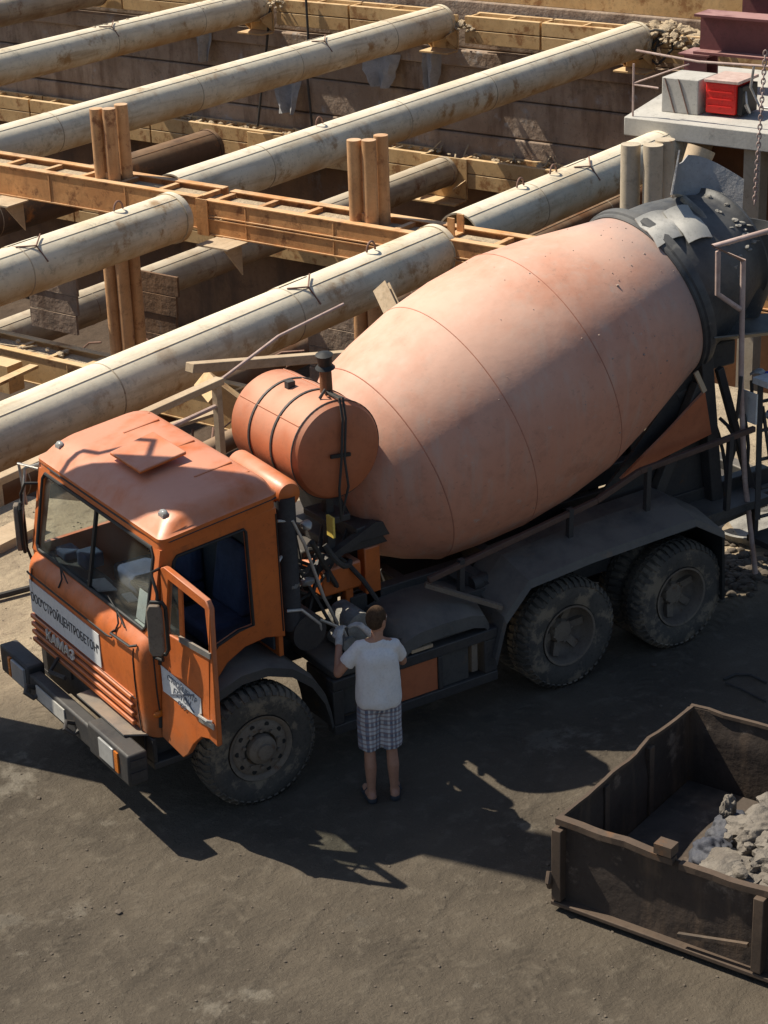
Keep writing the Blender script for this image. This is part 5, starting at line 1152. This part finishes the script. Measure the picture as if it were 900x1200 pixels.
def person(loc, face, label, J, top, bottom, shoes, short=True, gloved=True, head_turn=0.0, hat=None):
    f = V((face[0], face[1], 0)).normalized(); r = V((f.y, -f.x, 0)); L = V(loc)
    def w_(p): return L+r*p[0]+f*p[1]+V((0, 0, p[2]))
    root = thing('person', L, label, 'person')
    g = {k: w_(p) for k, p in J.items()}
    m = MB()
    for s in 'lr':
        m.caps(g['heel'+s], g['toe'+s], .042, .038, 14); m.caps(g['ank'+s]+V((0, 0, -.03)), g['ank'+s], .042, .040, 14)
        m.caps(g['ank'+s], g['calf'+s], .036, .056, 16); m.caps(g['calf'+s], g['kne'+s], .055, .050, 16); m.caps(g['kne'+s], g['hip'+s], .053, .085, 18)
        m.caps(g['hip'+s], g['pel'], .092, .112, 18); m.caps(g['sho'+s], g['elb'+s], .050, .041, 14); m.caps(g['elb'+s], g['wri'+s], .042, .028, 14)
        m.caps(g['che'], g['sho'+s], .092, .046, 16); m.caps(g['che']+V((0, 0, .165)), g['sho'+s]+V((0, 0, .012)), .046, .040, 14)
    m.caps(g['pel'], g['wai'], .118, .108, 20); m.caps(g['wai'], g['che'], .110, .118, 20)
    for k in (-1, 1): m.caps(g['wai']+r*.05*k, g['che']+r*.062*k, .10, .108, 18); m.caps(g['pel']+r*.06*k, g['wai']+r*.045*k, .105, .098, 18)
    m.caps(g['che']+V((0, 0, .12)), g['hea']-V((0, 0, .07)), .055, .052, 14)
    rot = Matrix((r, f, V((0, 0, 1)))).transposed(); rot = rot @ Matrix.Rotation(head_turn, 3, 'Z')
    hf = rot @ V((0, 1, 0)); hr = rot @ V((1, 0, 0)); H = g['hea']
    m.ball(H, (.075, .095, .105), 22, rot); m.ball(H-V((0, 0, .055))+hf*.028, (.056, .062, .062), 16, rot)
    m.caps(H+hf*.092, H+hf*.112-V((0, 0, .03)), .009, .014, 8)                  # nose
    m.ball(H+hf*.086-V((0, 0, .062)), (.024, .010, .008), 8, rot); m.ball(H+hf*.084+V((0, 0, .018)), (.055, .012, .010), 10, rot)
    for k in (-1, 1): m.ball(H+hr*.078*k-hf*.004-V((0, 0, .012)), (.012, .022, .032), 10, rot)
    if not gloved:
        for s, k in (('l', -1), ('r', 1)):
            d = (g['wri'+s]-g['elb'+s]).normalized(); hand(m, g['wri'+s]+d*.02, d, V((0, 0, -1))-r*.3*k, k)
    m.build('body', M['skin'], root, remesh=.0075)
    for k in (-1, 1):
        e = MB(); e.ball(H+hr*.030*k+hf*.084+V((0, 0, .002)), .011, 10); e.build('eye', M['paper'], root)
    m = MB(); m.ball(H+V((0, 0, .018))-hf*.014, (.084, .104, .104), 24, rot)
    bmesh.ops.bisect_plane(m.bm, geom=m.bm.verts[:]+m.bm.edges[:]+m.bm.faces[:], plane_co=H+hf*.045+V((0, 0, .03)), plane_no=(hf*.85-V((0, 0, .5))), clear_outer=True)
    bmesh.ops.bisect_plane(m.bm, geom=m.bm.verts[:]+m.bm.edges[:]+m.bm.faces[:], plane_co=H-hf*.05-V((0, 0, .075)), plane_no=V((0, 0, -1)), clear_outer=True)
    m.build('hair', M['hair'], root) if hat is None else m.build('cap', M[hat], root)
    # clothes
    m = MB(); q = .016
    m.caps(g['wai']-V((0, 0, .14)), g['wai'], .140+q, .114+q, 20); m.caps(g['wai'], g['che'], .113+q, .120+q, 20)
    for k in (-1, 1): m.caps(g['wai']-V((0, 0, .13))+r*.072*k, g['che']+r*.062*k, .122+q, .106+q, 18)
    for s in 'lr':
        m.caps(g['che'], g['sho'+s], .086+q, .042+q*.8, 18); m.caps(g['che']+V((0, 0, .14)), g['sho'+s]+V((0, 0, .006)), .050+q*.5, .042+q*.6, 16)
        e = g['sho'+s].lerp(g['elb'+s], .62) if short else g['wri'+s]
        if short: m.cyl(g['sho'+s], e, .042+q, .052+q, 16); m.ball(g['sho'+s], .042+q, 16)
        else: m.caps(g['sho'+s], g['elb'+s], .06+q, .052+q, 16); m.caps(g['elb'+s], e, .052+q, .036+q, 16)
    bmesh.ops.bisect_plane(m.bm, geom=m.bm.verts[:]+m.bm.edges[:]+m.bm.faces[:], plane_co=g['wai']-V((0, 0, .19)), plane_no=V((0, 0, -1)), clear_outer=True)
    bmesh.ops.holes_fill(m.bm, edges=[e for e in m.bm.edges if len(e.link_faces) == 1])
    m.build('shirt', M[top], root, remesh=.010, folds=(.009, 10, 6))
    m = MB(); q = .016
    for s in 'lr':
        m.caps(g['hip'+s], g['pel'], .094+q, .112+q, 18)
        if short: m.cyl(g['hip'+s], g['hip'+s].lerp(g['kne'+s], .95), .092+q, .086+q, 20); m.ball(g['hip'+s], .092+q, 18)
        else: m.caps(g['hip'+s], g['kne'+s], .092+q, .068+q, 18); m.caps(g['kne'+s], g['ank'+s], .068+q, .050+q, 16)
    for k in (-1, 1): m.caps(g['pel']+r*.06*k, g['wai']-V((0, 0, .13))+r*.045*k, .108+q*.8, .098+q*.5, 18)
    m.build('shorts' if short else 'trousers', M[bottom], root, remesh=.010, folds=(.012, 13, 5))
    for s, k in (('l', -1), ('r', 1)):
        m = MB(); a, b = g['heel'+s], g['toe'+s]
        m.caps(a-V((0, 0, .022)), b-V((0, 0, .018)), .046, .048, 14); m.tube([a.lerp(b, .55)+r*.05+V((0, 0, -.01)), a.lerp(b, .55)+V((0, 0, .045)), a.lerp(b, .55)-r*.05+V((0, 0, -.01))], .014, 8)
        bmesh.ops.bisect_plane(m.bm, geom=m.bm.verts[:]+m.bm.edges[:]+m.bm.faces[:], plane_co=a*1-V((0, 0, a.z-L.z-.004)), plane_no=V((0, 0, -1)), clear_outer=True)
        m.build('sandal' if short else 'boot', M[shoes], root)
        if gloved:
            d = (g['wri'+s]-g['elb'+s]).normalized(); m = MB(); m.caps(g['wri'+s]-d*.03, g['wri'+s]+d*.02, .036, .032, 12); hand(m, g['wri'+s]+d*.02, d, V((0, 0, -1))-r*.3*k, k, 1.0, 1.18); m.build('glove', M['glove'], root, remesh=.004)
    root.scale = (.91, .91, 1.0)
    return root
STD = dict(heell=(-.10, -.06, .05), toel=(-.13, .14, .04), ankl=(-.10, -.03, .10), calfl=(-.10, -.035, .33), knel=(-.10, .0, .48), hipl=(-.09, 0, .86),
           heelr=(.11, -.05, .05), toer=(.15, .14, .04), ankr=(.11, -.02, .10), calfr=(.105, -.03, .33), kner=(.10, .0, .48), hipr=(.09, 0, .86),
           pel=(0, 0, .93), wai=(0, 0, 1.08), che=(0, .0, 1.29), shol=(-.158, .02, 1.40), shor=(.158, .01, 1.395), hea=(.015, .03, 1.63),
           elbl=(-.345, .06, 1.17), wril=(-.30, .28, 1.36), elbr=(.25, .18, 1.17), wrir=(-.03, .36, 1.38))
person((-.76, 1.80, 0), (-.42, -.91), 'man in white t-shirt and plaid shorts with his back turned, working at the truck', STD, 'shirt', 'plaid', 'sandal', head_turn=R_(-48))
W2 = dict(STD); W2.update(shol=(-.18, .02, 1.41), elbl=(-.20, .20, 1.55), wril=(-.12, .40, 1.66), elbr=(.25, .14, 1.17), wrir=(.10, .33, 1.2))
person((-6.16, 1.02, .66), (.80, -.60), 'worker in blue overalls on the rear step, gripping the handrail', W2, 'overall', 'overall', 'black', short=False, gloved=True, hat='white')
